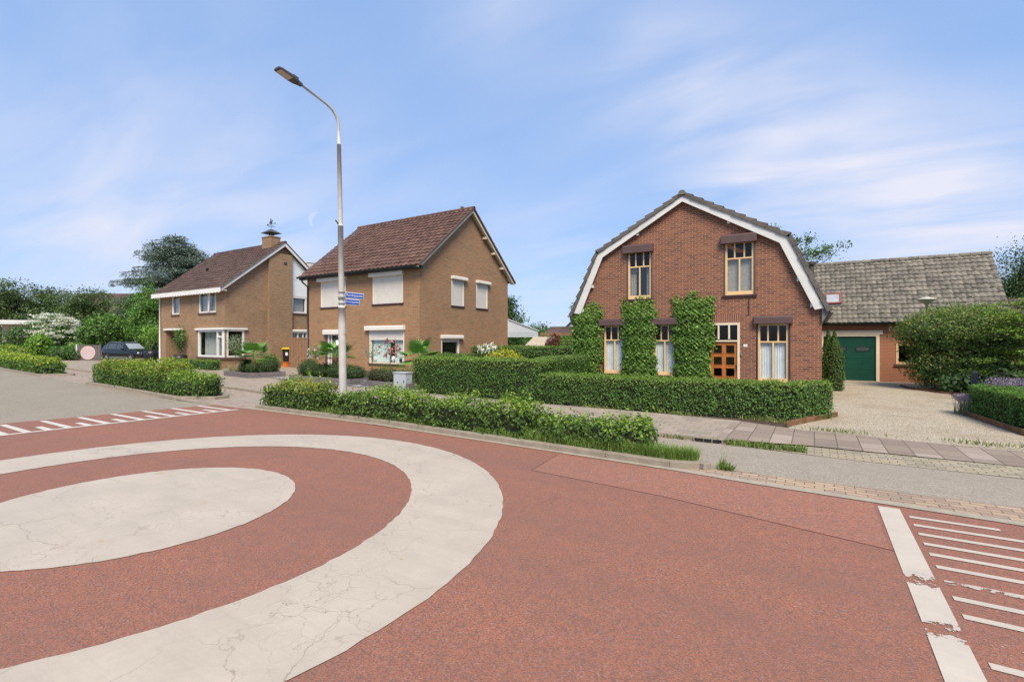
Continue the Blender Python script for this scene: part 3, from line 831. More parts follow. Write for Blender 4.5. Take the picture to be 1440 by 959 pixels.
near = [(p[0], -9.0 + (p[1] - 7) * .9) for p in EDGE]
band('road', near, EDGE, 0.0, 'grey_asphalt')
xs_red = [-15.02, -14.0, -12.5, -11.4, -9.5, -8, -6.3, -4.7, -3.2, -1.73, -.6, .6, 1.9, 4, 8]
red_lo = [(-16.9, -9.0)] + [(x, -9.0) for x in xs_red[1:]]
red_hi = [(-14.42, ey(EDGE, -14.42) - .02)] + [(x, ey(EDGE, x)) for x in xs_red[1:]]
band('red_road_surface', red_lo, red_hi, .004, 'red_asphalt')

# cycle path and crossings between road edge and pavement kerb
XS = [-90, -60, -43, -36, -30, -26, -22, -18.2, -15, -12, -9, -6, -4, -1.5, -.5]
band('cycle_path', [(x, ey(EDGE, x)) for x in XS], [(x, ey(KERB, x)) for x in XS], .004, 'drive_brick')
xa = [-15.4, -12.6, -10, -7, -4, -1.3, 0, 2, 4, 8]
UP = [(-15.4, 9.5), (-12.6, 9.45), (-9, 9.36), (-4, 9.24), (-1.5, 9.2), (.27, 8.97), (2.32, 8.91), (8, 8.6)]
LO = [(-15.4, 8.3), (-12.6, 8.1), (-8, 8.0), (-4, 7.8), (-1.4, 7.4), (.64, 7.36), (1.92, 7.36), (8, 7.0)]
band('asphalt_cycle_path', [(x, ey(LO, x)) for x in xa], [(x, ey(UP, x)) for x in xa], .008, 'bike_asphalt')
band('clinker_strip', [(x, ey(EDGE, x) + .13) for x in (-1.5, -.6, .6, 1.9, 4, 8)], [(-1.5, 7.30)] + [(x, ey(LO, x)) for x in (-.6, .6, 1.9, 4, 8)], .008, 'strip')
gx = [-12.9, -11.4, -9.5, -8, -6.3, -4.7, -3.2, -1.73, -1.1, -.6, .6, 1.9, 4, 8]
band('concrete_gutter', [(x, ey(EDGE, x) - .02) for x in gx], [(x, ey(EDGE, x) + .13) for x in gx], .012, 'gutter')
# pavement, raised on its kerb; flush at the gravel drive
PX = [-90, -60, -41, -36, -30, -26, -22, -18.2, -15, -12, -9, -6, -4, -1.5]
mb = MB(); n = len(PX); zz = .07
lo = [(x, ey(KERB, x)) for x in PX]; hi = [(x, ey(BACK, x)) for x in PX]
mb.add([(x, y, zz) for x, y in lo] + [(x, y, zz - .01) for x, y in hi], [(i, i + 1, n + i + 1, n + i) for i in range(n - 1)])
structure(mb.build('pavement', 'tiles'))
mb = MB(); mb.add([(-1.5, 9.27, .07), (-.1, 9.72, .03), (2.6, 9.72, .02), (8, 9.6, .02), (-1.5, 11.75, .06), (-.1, 11.30, .03), (2.87, 11.06, .02), (8, 10.7, .02)], [(0, 1, 5, 4), (1, 2, 6, 5), (2, 3, 7, 6)])
structure(mb.build('slab_pavement', 'slabs'))
band('clinker_edging', [(-1.3, 9.25), (-.3, 9.05), (.27, 8.97), (2.32, 8.91), (8, 8.6)], [(-1.25, 9.36), (-.1, 9.72), (.27, 9.72), (2.6, 9.72), (8, 9.6)], .013, 'strip2')


def kerb_run(name, pts, w, h, mat='kerb', z0=-.02):
    """kerb stones with joints along a polyline (left side is the raised side)"""
    mb = MB()
    for (x0, y0), (x1, y1) in zip(pts[:-1], pts[1:]):
        L = math.hypot(x1 - x0, y1 - y0); k = max(1, round(L / 1.0)); rz = math.atan2(y1 - y0, x1 - x0)
        nx, ny = -math.sin(rz) * w / 2, math.cos(rz) * w / 2
        for i in range(k):
            t = (i + .5) / k
            mb.obox((x0 + (x1 - x0) * t + nx, y0 + (y1 - y0) * t + ny), L / k - .008, w, z0, h + random.uniform(-.004, .004), rz)
    return structure(mb.build(name, mat, bevel=.012))


kerb_run('pavement_kerb', [p for p in KERB if p[0] > -70 and p[0] < -1], .12, .075)
# planted islands between road and cycle path
def island(front, back, ht=.10):
    poly = front + back[::-1]
    kerb_run('island_kerb', poly + [poly[0]], .13, ht)
    mb = MB(); mb.prism(inset(poly, .12), -.01, ht - .035); structure(mb.build('planting_bed', 'soil'))


islA = [(-60, 11.45), (-43, 9.34), (-34.2, 8.66)], [(-59, 13.2), (-43, 11.0), (-32.9, 9.8)]
islB = [(-26, 8.12), (-20, 7.68), (-16.75, 7.38), (-15.6, 8.0)], [(-26.6, 9.5), (-20.5, 9.1), (-17.2, 8.95), (-15.7, 8.5)]
islC = [(-12.7, 7.55), (-11.4, 7.52), (-8, 7.50), (-4.7, 7.28), (-1.75, 7.08), (-1.22, 7.28)], [(-12.6, 8.1), (-11.4, 8.15), (-8, 8.08), (-4.7, 7.9), (-2.2, 7.6), (-1.5, 7.48)]
for f_, b_ in (islA, islB, islC): island(f_, b_)

# gravel drive, front gardens, paved fore-courts
sheet('gravel_drive', [(-.5, 11.45), (.4, 11.28), (2.87, 11.06), (6, 10.8), (6, 13), (3.4, 13.0), (3.1, 15.7), (4.2, 22.6), (4.6, 27.2), (.1, 27.2), (.1, 14.3), (-.2, 12.7)], .012, 'gravel')
sheet('garden_soil', [(-6.9, 11.95), (-.45, 11.55), (.35, 13.6), (.2, 17.1), (-7.7, 17.1), (-7.7, 12.1)], .006, 'soil')
sheet('planting_soil', [(3.2, 15.7), (3.5, 12.9), (9, 12.4), (12, 27), (4.4, 27), (4.0, 22.7)], .016, 'soil')
sheet('grey_gravel_bed', [(-21.9, 13.7), (-18.2, 13.18), (-15, 12.78), (-11.5, 12.42), (-11.6, 13.2), (-12, 14.4), (-21.9, 14.9)], .075, 'gravel_grey')
sheet('forecourt_paving', [(-60, 17.9), (-41, 16.5), (-36, 16.3), (-26, 14.15), (-21.8, 13.65), (-21.8, 14.5), (-12.6, 14.2), (-12.6, 25), (-60, 27)], .045, 'drive_brick')

# painted markings
def ring_sheet(name, c, r0, r1, z, mat, n=220, jag=.006):
    mb = MB(); vs = []; fs = []
    def rr(r, k): return r + jag * (math.sin(k * 3.7) + math.sin(k * 11.3 + r) * .7 + random.uniform(-.6, .6))
    for k in range(n):
        w = 2 * math.pi * k / n
        for r in ((r0, r1) if r0 else (r1,)):
            q = rr(r, k); vs.append((c[0] + q * math.cos(w), c[1] + q * math.sin(w), z))
    if r0: fs = [(2 * k, 2 * k + 1, 2 * ((k + 1) % n) + 1, 2 * ((k + 1) % n)) for k in range(n)]
    else: fs = [tuple(range(n))]
    mb.add(vs, fs); return structure(mb.build(name, mat))


ring_sheet('painted_ring', (-6.345, 2.38), 2.995, 4.055, .010, 'marking')
ring_sheet('painted_disc', (-6.31, 2.436), 0, 1.572, .010, 'marking', 140)
mb = MB()
def dash(mb, x0, x1, y0, y1, z=.010, n=1):
    mb.add([(x0, y0, z), (x1, y0, z), (x1, y1, z), (x0, y1, z)], [(0, 1, 2, 3)])
dash(mb, .585, .775, -6, 6.63)
ys = [6.39, 6.13, 5.87, 5.61, 5.36, 5.09, 4.80, 4.53, 4.26, 3.97, 3.69, 3.42, 3.15, 2.88, 2.61, 2.34, 2.07, 1.8]
for i, y in enumerate(ys): dash(mb, .825, 1.50 if i % 2 == 0 and i < 1 else 2.1, y - .034, y + .034)
structure(mb.build('ramp_marking', 'marking_line'))
mb = MB()
def lx(y): return -13.02 + (y - 5) * .07
mb.add([(lx(-6) - .06, -6, .010), (lx(-6) + .07, -6, .010), (lx(7.2) + .07, 7.18, .010), (lx(7.2) - .06, 7.18, .010)], [(0, 1, 2, 3)])
y = 7.0; k = 0
while y > -6:
    L = 1.6 if k % 2 == 0 else .62
    mb.add([(lx(y) - .06 - L, y - .055 - L * .0, .010), (lx(y) - .06, y - .065, .010), (lx(y) - .06, y + .065, .010), (lx(y) - .06 - L, y + .055, .010)], [(0, 1, 2, 3)])
    y -= .315; k += 1
structure(mb.build('platform_marking', 'marking_far'))
# repair seams in the red surface
sm = plain('seam_tar', (.16, .066, .048), .7, .2, 9); M['seam'] = sm
mb = MB()
for pts in ([(-3.45, 6.98), (-3.35, 5.95), (-1.5, 5.75), (.55, 5.30), (.62, 5.28)],):
    for (x0, y0), (x1, y1) in zip(pts[:-1], pts[1:]):
        L = math.hypot(x1 - x0, y1 - y0); nx, ny = -(y1 - y0) / L * .008, (x1 - x0) / L * .008
        mb.add([(x0 - nx, y0 - ny, .0075), (x1 - nx, y1 - ny, .0075), (x1 + nx, y1 + ny, .0075), (x0 + nx, y0 + ny, .0075)], [(0, 1, 2, 3)])
structure(mb.build('road_seam', 'seam'))
# red patch panel between seam and gutter
M['red_patch'] = asphalt_mat('red_patch', (.30, .116, .070), (.17, .108, .09), (.44, .185, .115), (.27, .135, .10), .4, 62)
sheet('road_patch', [(-3.44, 6.97), (-3.34, 5.96), (-1.5, 5.76), (.55, 5.31), (.55, 6.72), (-.6, 6.80), (-1.73, 6.95)], .0065, 'red_patch')

# drain inlet in the pavement kerb
dr = thing('drain_inlet', 'dark three slot drain opening in the pavement kerb past the grass tuft', 'drain', (-1.60, 9.20, 0))
mb = MB()
for i in range(3): mb.box(-1.80 + i * .14, -1.69 + i * .14, 9.19, 9.262, .015, .062)
mb.build('slot', 'black_plastic', dr)
mb = MB(); mb.box(-1.86, -1.33, 9.215, 9.40, .0, .012); mb.box(-1.86, -1.33, 9.20, 9.42, .064, .085)
for xx in (-1.86, -1.685, -1.545, -1.38): mb.box(xx, xx + .03, 9.2, 9.27, .012, .064)
mb.build('casing', 'kerb', dr, bevel=.006)

# ------------------------------------------------------------------ main house (gambrel gable, red-brown brick)
T0 = 17.11
H1 = thing('brick_house', 'red brick gambrel gable house with white bargeboards and cream framed windows', 'house', (-3.73, T0, 0))
P = PF(T0)
prof = [(-7.55, 2.78), (-6.62, 4.88), (-3.76, 6.52), (-.86, 4.83), (.19, 2.72)]
ops = [(-5.72, -4.80, 3.28, 4.99), (-2.50, -1.57, 3.27, 4.99), (-6.62, -5.74, .62, 2.38), (-4.80, -3.97, .62, 2.38), (-1.55, -.62, .52, 2.36), (-2.97, -2.02, .0, 2.38)]
mb = MB(); wall(mb, P, prof, 0, ops, .13)
mb.quad((.19, T0, 0), (.19, 27, 0), (.19, 27, 2.75), (.19, T0, 2.75)); mb.quad((-7.55, 27, 0), (-7.55, T0, 0), (-7.55, T0, 2.8), (-7.55, 27, 2.8))
mb.add([(x, 27, z) for x, z in ([(-7.55, 0)] + prof + [(.19, 0)])], [tuple(range(7))])
mb.build('wall', 'brick_red', H1)
mb = MB(); pbox(mb, P, -7.5, .14, 0, .02, -.2, -9.8); pbox(mb, P, -7.5, .14, 2.68, 2.74, -.25, -9.8); pbox(mb, P, -7.4, .1, .02, 2.6, -3.0, -3.05); pbox(mb, P, -6.5, -1, 2.8, 5, -2.4, -2.45)
mb.build('interior', 'interior_warm', H1)
OUT = [(-7.70, 2.84), (-6.76, 4.99), (-3.76, 6.68), (-.68, 4.93), (.24, 2.76)]
INN = [(-7.44, 2.80), (-6.57, 4.84), (-3.76, 6.46), (-.90, 4.78), (.01, 2.72)]
mb = MB()
for i in range(4):
    q = [OUT[i], OUT[i + 1], INN[i + 1], INN[i]]
    mb.ext(q, lambda a, z, y: (a, y, z), 16.945, 16.985)
    d = .03     # soffit closing the gap to the wall
    mb.ext([OUT[i], OUT[i + 1], (OUT[i + 1][0], OUT[i + 1][1] - .04), (OUT[i][0], OUT[i][1] - .04)], lambda a, z, y: (a, y, z), 16.985, 17.3)
mb.build('bargeboard', 'barge', H1)
for t, (i, k) in ((.5, (0, 1)), (.45, (1, 2)), (.5, (2, 3)), (.55, (3, 4)), (.93, (3, 4)), (.07, (0, 1))):
    x = INN[i][0] + (INN[k][0] - INN[i][0]) * t; z = INN[i][1] + (INN[k][1] - INN[i][1]) * t
    mb = MB(); pbox(mb, P, x - .045, x + .045, z - .06, z + .05, .002, .12); mb.build('purlin_end', 'barge', H1)
RO = [(-7.84, 2.74), (-6.80, 5.04), (-3.76, 6.74), (-.62, 4.98), (.38, 2.68)]
for i, (a, b) in enumerate(((0, 1), (1, 2), (3, 2), (4, 3))):
    (x0, z0), (x1, z1) = RO[a], RO[b]; L = math.hypot(x1 - x0, z1 - z0); v = Vector(((x1 - x0) / L, 0, (z1 - z0) / L))
    nn = Vector((-v.z, 0, v.x)) if x1 > x0 else Vector((v.z, 0, -v.x))
    tile_slope(H1, (x0, 16.95, z0), (0, 1, 0), 10.2, v, L, nn, .30, .33, 'tile_grey')
mb = MB()
for i in range(4):      # verge tiles along the gable
    a, b = (i, i + 1) if i < 2 else (i + 1, i)
    (x0, z0), (x1, z1) = RO[a], RO[b]; L = math.hypot(x1 - x0, z1 - z0); n = round(L / .36); ux, uz = (x1 - x0) / L, (z1 - z0) / L
    nx, nz = (-uz, ux) if x1 > x0 else (uz, -ux)
    for k in range(n):
        s0, s1 = L * k / n, L * (k + 1) / n + .03
        q = [(x0 + ux * s0 - nx * .07, z0 + uz * s0 - nz * .07), (x0 + ux * s1 - nx * .085, z0 + uz * s1 - nz * .085), (x0 + ux * s1 + nx * .022, z0 + uz * s1 + nz * .022), (x0 + ux * s0 + nx * .082, z0 + uz * s0 + nz * .082)]
        mb.ext(q, lambda a_, z, y: (a_, y, z), 16.895 + .012 * (k % 2), 17.12)
mb.build('verge_tiles', 'tile_verge', H1)
ridge_caps(H1, (-3.76, 16.88, 6.71), (-3.76, 27, 6.71), .115, .38, 'tile_grey')
gutter(H1, (.44, 16.93, 2.70), (.44, 26.9, 2.70), .075, 'grey_gutter'); gutter(H1, (-7.90, 16.93, 2.76), (-7.90, 26.9, 2.76), .075, 'grey_gutter')
mb = MB(); mb.ext([(.19, 2.35), (.36, 2.62), (.36, 2.70), (.19, 2.78)], lambda a, z, y: (a, y, z), 17.0, 26.9); mb.build('soffit', 'grey_gutter', H1); mb = MB(); mb.ext([(-7.55, 2.4), (-7.82, 2.68), (-7.82, 2.75), (-7.55, 2.82)], lambda a, z, y: (a, y, z), 17.0, 26.9)
mb.build('soffit', 'grey_gutter', H1)
mb = MB(); mb.lathe([(.09, 3.5), (.09, 4.66), (.10, 4.67)], (-.09, 22, 0), 12); mb.lathe([(.03, 4.67), (.16, 4.72), (.17, 4.80), (.02, 4.86)], (-.09, 22, 0), 12); mb.build('flue', 'lamp_dark', H1)


def casement(root, P, a0, a1, z0, z1, zt, kind, box, curtain_mat, sill=True, off=0):
    """cream window: three panes over two, brown guide rails, roller box and sill"""
    ins = .045
    ntop = 3; b = (a0 + ins, a1 - ins, z0, z1)
    w = b[1] - b[0]
    bars = [(b[0] + w * (i + 1) / 3, zt, z1 - .06) for i in range(2)] + [((b[0] + b[1]) / 2, z0 + .1, zt)]
    mb = frame_mb(P, b[0], b[1], z0, z1, .065, -.10, -.03, bars, [(zt, b[0], b[1])], .045)
    pbox(mb, P, b[0] + .06, b[1] - .06, z0 + .06, z0 + .125, -.095, -.035)
    f = mb.build('window', 'cream', root, bevel=.004)
    for i in range(3):
        x0 = b[0] + w * i / 3 + .028; x1 = b[0] + w * (i + 1) / 3 - .028
        pane(f, P, x0 - .01, x1 + .01, zt + .01, z1 - .05, -.066, 'amber')
    m = (b[0] + b[1]) / 2
    for x0, x1 in ((b[0] + .05, m - .015), (m + .015, b[1] - .05)): pane(f, P, x0, x1, z0 + .11, zt - .01, -.068, 'glass' if kind == 'low' else 'glass_refl')
    for ga, gb in ((a0, a0 + ins - .002), (a1 - ins + .002, a1)):
        mb = MB(); pbox(mb, P, ga, gb, z0, z1, -.08, .012); mb.build('guide_rail', 'dark_frame' if kind == 'low' else 'brown_metal', f)
    roller_box(f, P, *box, depth=.17, mat='brown_metal')
    if sill:
        mb = MB(); pbox(mb, P, a0 - .04, a1 + .04, z0 - .075, z0 - .002, -.1, .055); mb.build('sill', 'dark_frame', f, bevel=.006)
    if curtain_mat: curtain(f, P, b[0] + .04, b[1] - .04, z0 + .06, zt + .02, -.135, curtain_mat, 11)
    return f


f = casement(H1, P, -5.72, -4.80, 3.28, 4.97, 4.42, 'up', (-5.82, -4.75, 4.90, 5.19), None)
curtain(f, P, -5.66, -5.42, 3.3, 4.95, -.22, 'curtain_grey', 4); curtain(f, P, -5.06, -4.84, 3.3, 4.95, -.22, 'curtain_grey', 4)
f = casement(H1, P, -2.50, -1.57, 3.27, 4.97, 4.44, 'up', (-2.57, -1.52, 4.91, 5.2), None)
mb = MB(); pbox(mb, P, -2.44, -1.63, 3.3, 4.46, -.17, -.165); mb.build('blind', 'curtain_grey', f)
casement(H1, P, -6.62, -5.74, .62, 2.37, 1.83, 'low', (-6.72, -5.66, 2.36, 2.6), 'curtain')
casement(H1, P, -4.80, -3.97, .62, 2.37, 1.81, 'low', (-4.90, -3.92, 2.36, 2.59), 'curtain')
casement(H1, P, -1.55, -.62, .52, 2.34, 1.77, 'low', (-1.61, -.55, 2.33, 2.58), 'curtain')
# front door with six small panes and a three pane fanlight
mb = frame_mb(P, -2.97, -2.02, 0.0, 2.38, .07, -.11, .012, [(-2.97 + .95 * k / 3, 1.86, 2.33) for k in (1, 2)], [(1.80, -2.9, -2.09)], .05)
fr = mb.build('door_frame', 'cream_pale', H1, bevel=.004)
for k in range(3): pane(fr, P, -2.90 + .30 * k * .95, -2.62 + .30 * k * .95, 1.83, 2.32, -.06, 'amber')
mb = MB(); d0, d1, e0, e1 = -2.90, -2.09, .08, 1.765; o0, o1 = -.095, -.04
cols = [(-2.805, -2.555), (-2.435, -2.185)]; rows = [(1.40, 1.66), (1.03, 1.29), (.66, .92), (.24, .50)]
xs_ = [d0, cols[0][0], cols[0][1], cols[1][0], cols[1][1], d1]
for i in (0, 2, 4): pbox(mb, P, xs_[i], xs_[i + 1], e0, e1, o0, o1)
for c0, c1 in cols:
    zs_ = [e0] + [q for r in rows[::-1] for q in r] + [e1]
    for i in range(0, len(zs_), 2): pbox(mb, P, c0, c1, zs_[i], zs_[i + 1], o0 + .001, o1 - .001)
dr = mb.build('door', 'wood_door', H1)
for c0, c1 in cols:
    for r0, r1 in rows[:3]: pane(dr, P, c0, c1, r0, r1, -.07, 'glass')
mb = MB()
for c0, c1 in cols:
    mb = MB(); pbox(mb, P, c0, c1, *rows[3], -.085, -.06); mb.build('lower_panel', 'wood_door', dr)
    for r0, r1 in rows:
        mb = MB(); pbox(mb, P, c0 - .012, c1 + .012, r0 - .014, r0, -.04, -.028); mb.build('moulding', 'wood_door', dr)
mb = MB(); mb.tube([P(-2.12, .92, -.03), P(-2.12, .92, .03), P(-2.2, .92, .035)], .014, 8); mb.lathe([(.03, -.02), (.03, .02)], P(-2.12, 1.0, -.03), 10); mb.build('handle', 'lamp_dark', dr)
mb = MB(); pbox(mb, P, -2.92, -1.98, 2.40, 2.65, -.02, .004); mb.build('brick_arch', 'soldier', H1)
mb = MB(); pbox(mb, P, -1.772, -1.748, 2.62, 3.12, .002, .022); pbox(mb, P, -1.785, -1.735, 2.85, 2.9, .002, .026); mb.build('wall_anchor', 'dark_frame', H1)
mb = MB(); pbox(mb, P, -1.915, -1.80, 1.615, 1.695, .002, .014); mb.build('number_plate', 'white', H1, bevel=.003)
mb = MB(); pbox(mb, P, -2.005, -1.965, 1.34, 1.44, .014, .035); mb.build('doorbell', 'grey_gutter', H1)
mb = MB(); pbox(mb, P, -2.97, -2.02, -.02, .06, .01, .22); mb.build('doorstep', 'kerb', H1, bevel=.01)

# ------------------------------------------------------------------ middle house
T1 = 16.95; X0, X1 = -23.55, -15.42; YB = 24.55; YM = 20.75; ZR = 8.62; ZE = 5.38
H2 = thing('brick_house', 'brown brick house with cream roller shutters closed over all its upper windows', 'house', ((X0 + X1) / 2, T1, 0))
P = PF(T1); Q = PR(X1)
mb = MB()
fo = [(-22.40, -20.45, 3.55, 4.98), (-18.47, -16.46, 3.57, 4.98), (-21.88, -20.86, 0, 2.18), (-18.70, -16.38, .68, 2.36)]
wall(mb, P, [(X0, 5.4), (X1, 5.4)], .0, fo, .12)
so = [(19.27, 20.27, 3.56, 4.95), (21.38, 22.42, 3.55, 4.95), (18.48, 19.88, .85, 1.95)]
wall(mb, Q, [(T1, 5.42), (YM, 8.60), (YB, 5.42)], 0, so, .12)
mb.quad((X0, YB, 0), (X0, T1, 0), (X0, T1, 5.4), (X0, YB, 5.4)); mb.add([(X0, T1, 5.4), (X0, YB, 5.4), (X0, YM, 8.6)], [(0, 1, 2)]); mb.quad((X1, YB, 0), (X0, YB, 0), (X0, YB, 5.4), (X1, YB, 5.4))
mb.build('wall', 'brick_buff', H2)
mb = MB(); pbox(mb, P, X0 + .002, X1 - .002, 0, .34, 0, .012); pbox(mb, Q, T1, YB, 0, .34, 0, .012); mb.build('plinth', 'brick_plinth', H2)
mb = MB(); pbox(mb, P, X0 + .1, X1 - .1, 2.6, 2.7, -.3, -7.3); pbox(mb, P, X0 + .1, X1 - .2, 0, 2.6, -3.2, -3.3); pbox(mb, P, X0 + .1, X1 - .1, 0, .05, -.2, -7.3); mb.build('interior', 'interior_warm', H2)
dy = .38; sl = (ZR - ZE) / (YM - (T1 - .30))
Lr = math.hypot(YM - (T1 - dy), ZR + .1 - 5.22); v = Vector((0, YM - (T1 - dy), ZR + .1 - 5.22)).normalized()
tile_slope(H2, (X0 - .30, T1 - dy, 5.22), (1, 0, 0), X1 - X0 + .62, v, Lr, (0, -v.z, v.y), .30, .335, 'tile_red', amp=.05, lift=.04, jit=.006)
tile_slope(H2, (X0 - .30, YB + dy, 5.22), (1, 0, 0), X1 - X0 + .62, Vector((0, -v.y, v.z)), Lr, (0, v.z, v.y), .30, .335, 'tile_red')
ridge_caps(H2, (X0 - .3, YM, ZR + .09), (X1 + .32, YM, ZR + .09), .12, .4, 'tile_red')
mb = MB(); mb2 = MB()
for sg in (1, -1):
    ye = T1 - dy if sg > 0 else YB + dy
    def rk(t, dz): return (ye + (YM - ye) * t, 5.22 + (ZR + .1 - 5.22) * t + dz)
    q = [rk(0, -.03), rk(1, -.03), rk(1, -.22), rk(0.02, -.20)]
    mb.ext(q, lambda a, z, x: (x, a, z), X1 + .22, X1 + .26)
    mb.ext([rk(0, -.035), rk(1, -.035), rk(1, -.07), rk(0, -.07)], lambda a, z, x: (x, a, z), X1 - .05, X1 + .22)
    n = 15
    for k in range(n):
        a, b = k / n, (k + 1) / n + .006
        mb2.ext([rk(a, -.045), rk(b, -.055), rk(b, .045), rk(a, .065)], lambda p, z, x: (x, p, z), X1 + .265, X1 + .33 + .003 * (k % 2))
mb.build('bargeboard', 'cream_pale', H2); mb2.build('verge_tiles', 'tile_red', H2)
for yy, zz_ in ((22.0, 7.36), (22.85, 6.64), (23.7, 5.92)):
    mb = MB(); pbox(mb, Q, yy - .06, yy + .06, zz_ - .02, zz_ + .10, 0, .22); mb.build('purlin_end', 'cream_pale', H2)
mb = MB(); pbox(mb, P, X0 - .28, X1 + .26, 5.10, 5.24, .06, .33); mb.build('fascia', 'black_gutter', H2)
gutter(H2, (X0 - .3, T1 - .42, 5.24), (X1 + .22, T1 - .42, 5.24), .085, 'black_gutter')
mb = MB(); mb.tube([(X0 + .02, T1 - .40, 5.15), (X0 + .04, T1 - .36, 4.98), (X0 + .10, T1 - .06, 4.72), (X0 + .10, T1 - .06, .05)], .045, 8); mb.build('downpipe', 'black_gutter', H2, smooth=True)
mb = MB(); mb.tube([(-15.9, 20.75, 8.7), (-15.9, 20.75, 8.86)], .06, 10); mb.lathe([(.1, 8.86), (.1, 8.9), (.02, 8.93)], (-15.9, 20.75, 0), 10); mb.build('roof_vent', 'grey_gutter', H2)


def shuttered(root, P, a0, a1, z0, z1, zlow, box, sill=True, frame='cream_pale', cur=None, glass='glass', bars=()):
    """window with a slatted roller shutter lowered to zlow"""
    f = frame_mb(P, a0, a1, z0, z1, .07, -.11, -.055, bars).build('window', frame, root)
    for ga in (a0, a1 - .05):
        mb = MB(); pbox(mb, P, ga, ga + .05, z0, z1, -.05, .018); mb.build('guide_rail', 'shutter', f)
    if zlow < z1:
        mb = MB(); z = z1 + .02; vs = []; n = max(1, round((z1 - zlow) / .045)); h = (z1 - zlow) / n
        for k in range(n):
            za, zb = zlow + h * k, zlow + h * (k + 1)
            mb.ext([(-.028, za), (-.010, za + h * .1), (-.006, za + h * .5), (-.012, zb - h * .12), (-.028, zb - .001)], lambda o, zq, a: P(a, zq, o), a0 + .052, a1 - .052)
        pbox(mb, P, a0 + .052, a1 - .052, zlow - .05, zlow - .001, -.03, -.004)
        mb.build('shutter_slats', 'shutter', f)
    roller_box(f, P, *box, depth=.17)
    if sill:
        mb = MB(); pbox(mb, P, a0 - .05, a1 + .05, z0 - .07, z0 - .002, -.12, .05); mb.build('sill', 'dark_frame', f, bevel=.006)
    if zlow > z0 + .1:
        pane(f, P, a0 + .06, a1 - .06, z0 + .06, min(z1 - .06, zlow + .1), -.08, glass)
        if cur: curtain(f, P, a0 + .08, a0 + (a1 - a0) * .55, z0 + .05, z1, -.16, cur, 9, .03); curtain(f, P, a0 + (a1 - a0) * .68, a1 - .08, z0 + .05, z1, -.16, cur, 6, .03)
    return f


shuttered(H2, P, -22.40, -20.45, 3.58, 4.97, 3.60, (-22.58, -20.33, 4.93, 5.15))
shuttered(H2, P, -18.47, -16.46, 3.60, 4.97, 3.62, (-18.62, -16.38, 4.92, 5.14))
f = shuttered(H2, P, -18.70, -16.38, .70, 2.36, 1.90, (-18.92, -16.30, 2.32, 2.53), cur='curtain_teal')
for (a, r_, h_, c_) in ((-18.45, .10, .22, 'white'), (-17.25, .11, .30, 'curtain_teal'), (-16.75, .09, .2, 'black_plastic')):
    mb = MB(); mb.lathe([(r_ * .6, 0), (r_, h_ * .5), (r_ * .8, h_)], P(a, .78, -.17), 12); mb.build('vase', c_, f, smooth=True)
Q1 = (19.27, 20.27)
shuttered(H2, Q, 19.27, 20.27, 3.58, 4.95, 3.60, (19.22, 20.45, 4.9, 5.06)); shuttered(H2, Q, 21.38, 22.42, 3.57, 4.95, 3.59, (21.32, 22.58, 4.9, 5.05))
shuttered(H2, Q, 18.48, 19.88, .88, 1.95, 1.80, (18.42, 20.08, 1.92, 2.09))
# recessed front door
f = frame_mb(P, -21.88, -20.86, 0, 2.18, .09, -.11, -.02, [(-21.62, .05, 2.1)]).build('door_frame', 'white', H2)
roller_box(f, P, -22.1, -20.72, 2.14, 2.38)
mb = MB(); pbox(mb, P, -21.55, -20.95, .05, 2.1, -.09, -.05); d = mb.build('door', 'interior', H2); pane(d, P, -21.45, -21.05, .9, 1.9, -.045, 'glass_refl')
mb = MB(); pbox(mb, P, -22.06, -21.90, 0, 2.14, .003, .03); mb.build('door_side_panel', 'brown_metal', H2)
mb = MB(); pbox(mb, P, -22.26, -22.16, 1.64, 1.78, .002, .05); mb.build('letter_lamp', 'black_plastic', H2)

# lean-to glazed canopy behind the middle house
cp = thing('garden_canopy', 'white lean to canopy with a sloping side panel behind the shuttered house', 'canopy', (-15.5, 26.4, 0))
mb = MB(); mb.ext([(24.56, 2.03), (28.25, 2.05), (28.25, 2.43), (24.56, 3.02)], lambda a, z, x: (x, a, z), -15.44, -15.40)
mb.build('side_panel', 'white_panel', cp)
mb = MB(); mb.ext([(24.56, 3.04), (28.32, 2.44), (28.32, 2.50), (24.56, 3.10)], lambda a, z, x: (x, a, z), -20.5, -15.36); mb.build('roof', 'white', cp)
for x in (-15.47, -20.4):
    mb = MB(); mb.box(x, x + .11, 28.12, 28.23, 0, 2.05 if x > -16 else 2.43); mb.build('post', 'white', cp)
mb = MB()
for z in (2.16, 2.29): mb.box(-15.399, -15.394, 24.6, 28.2, z, z + .012)
mb.build('panel_seam', 'cabinet', cp)

# ------------------------------------------------------------------ left house
T2 = 17.0; X0, X1 = -40.55, -31.97; YB = 25.0; YM = 21.0; ZR = 8.62
H3 = thing('brick_house', 'brown brick house with white scalloped eaves board and a weathervane on its chimney', 'house', ((X0 + X1) / 2, T2, 0))
P = PF(T2); Q = PR(X1)
mb = MB()
fo = [(-38.85, -37.78, 3.66, 5.0), (-35.15, -33.0, 3.66, 5.02), (-39.72, -37.55, 0, 2.55), (-35.22, X1, .75, 2.52)]
wall(mb, P, [(X0, 5.3), (X1, 5.3)], 0, fo, .14)
so = [(T2, 18.26, .75, 2.52), (21.72, 22.92, 3.82, 5.0), (21.68, 22.98, 1.0, 2.48)]
wall(mb, Q, [(T2, 5.3), (YM, 8.6), (YB, 5.3)], 0, so, .14)
mb.quad((X0, YB, 0), (X0, T2, 0), (X0, T2, 5.3), (X0, YB, 5.3)); mb.add([(X0, T2, 5.3), (X0, YB, 5.3), (X0, YM, 8.6)], [(0, 1, 2)]); mb.quad((X1, YB, 0), (X0, YB, 0), (X0, YB, 5.3), (X1, YB, 5.3))
mb.build('wall', 'brick_tan', H3)
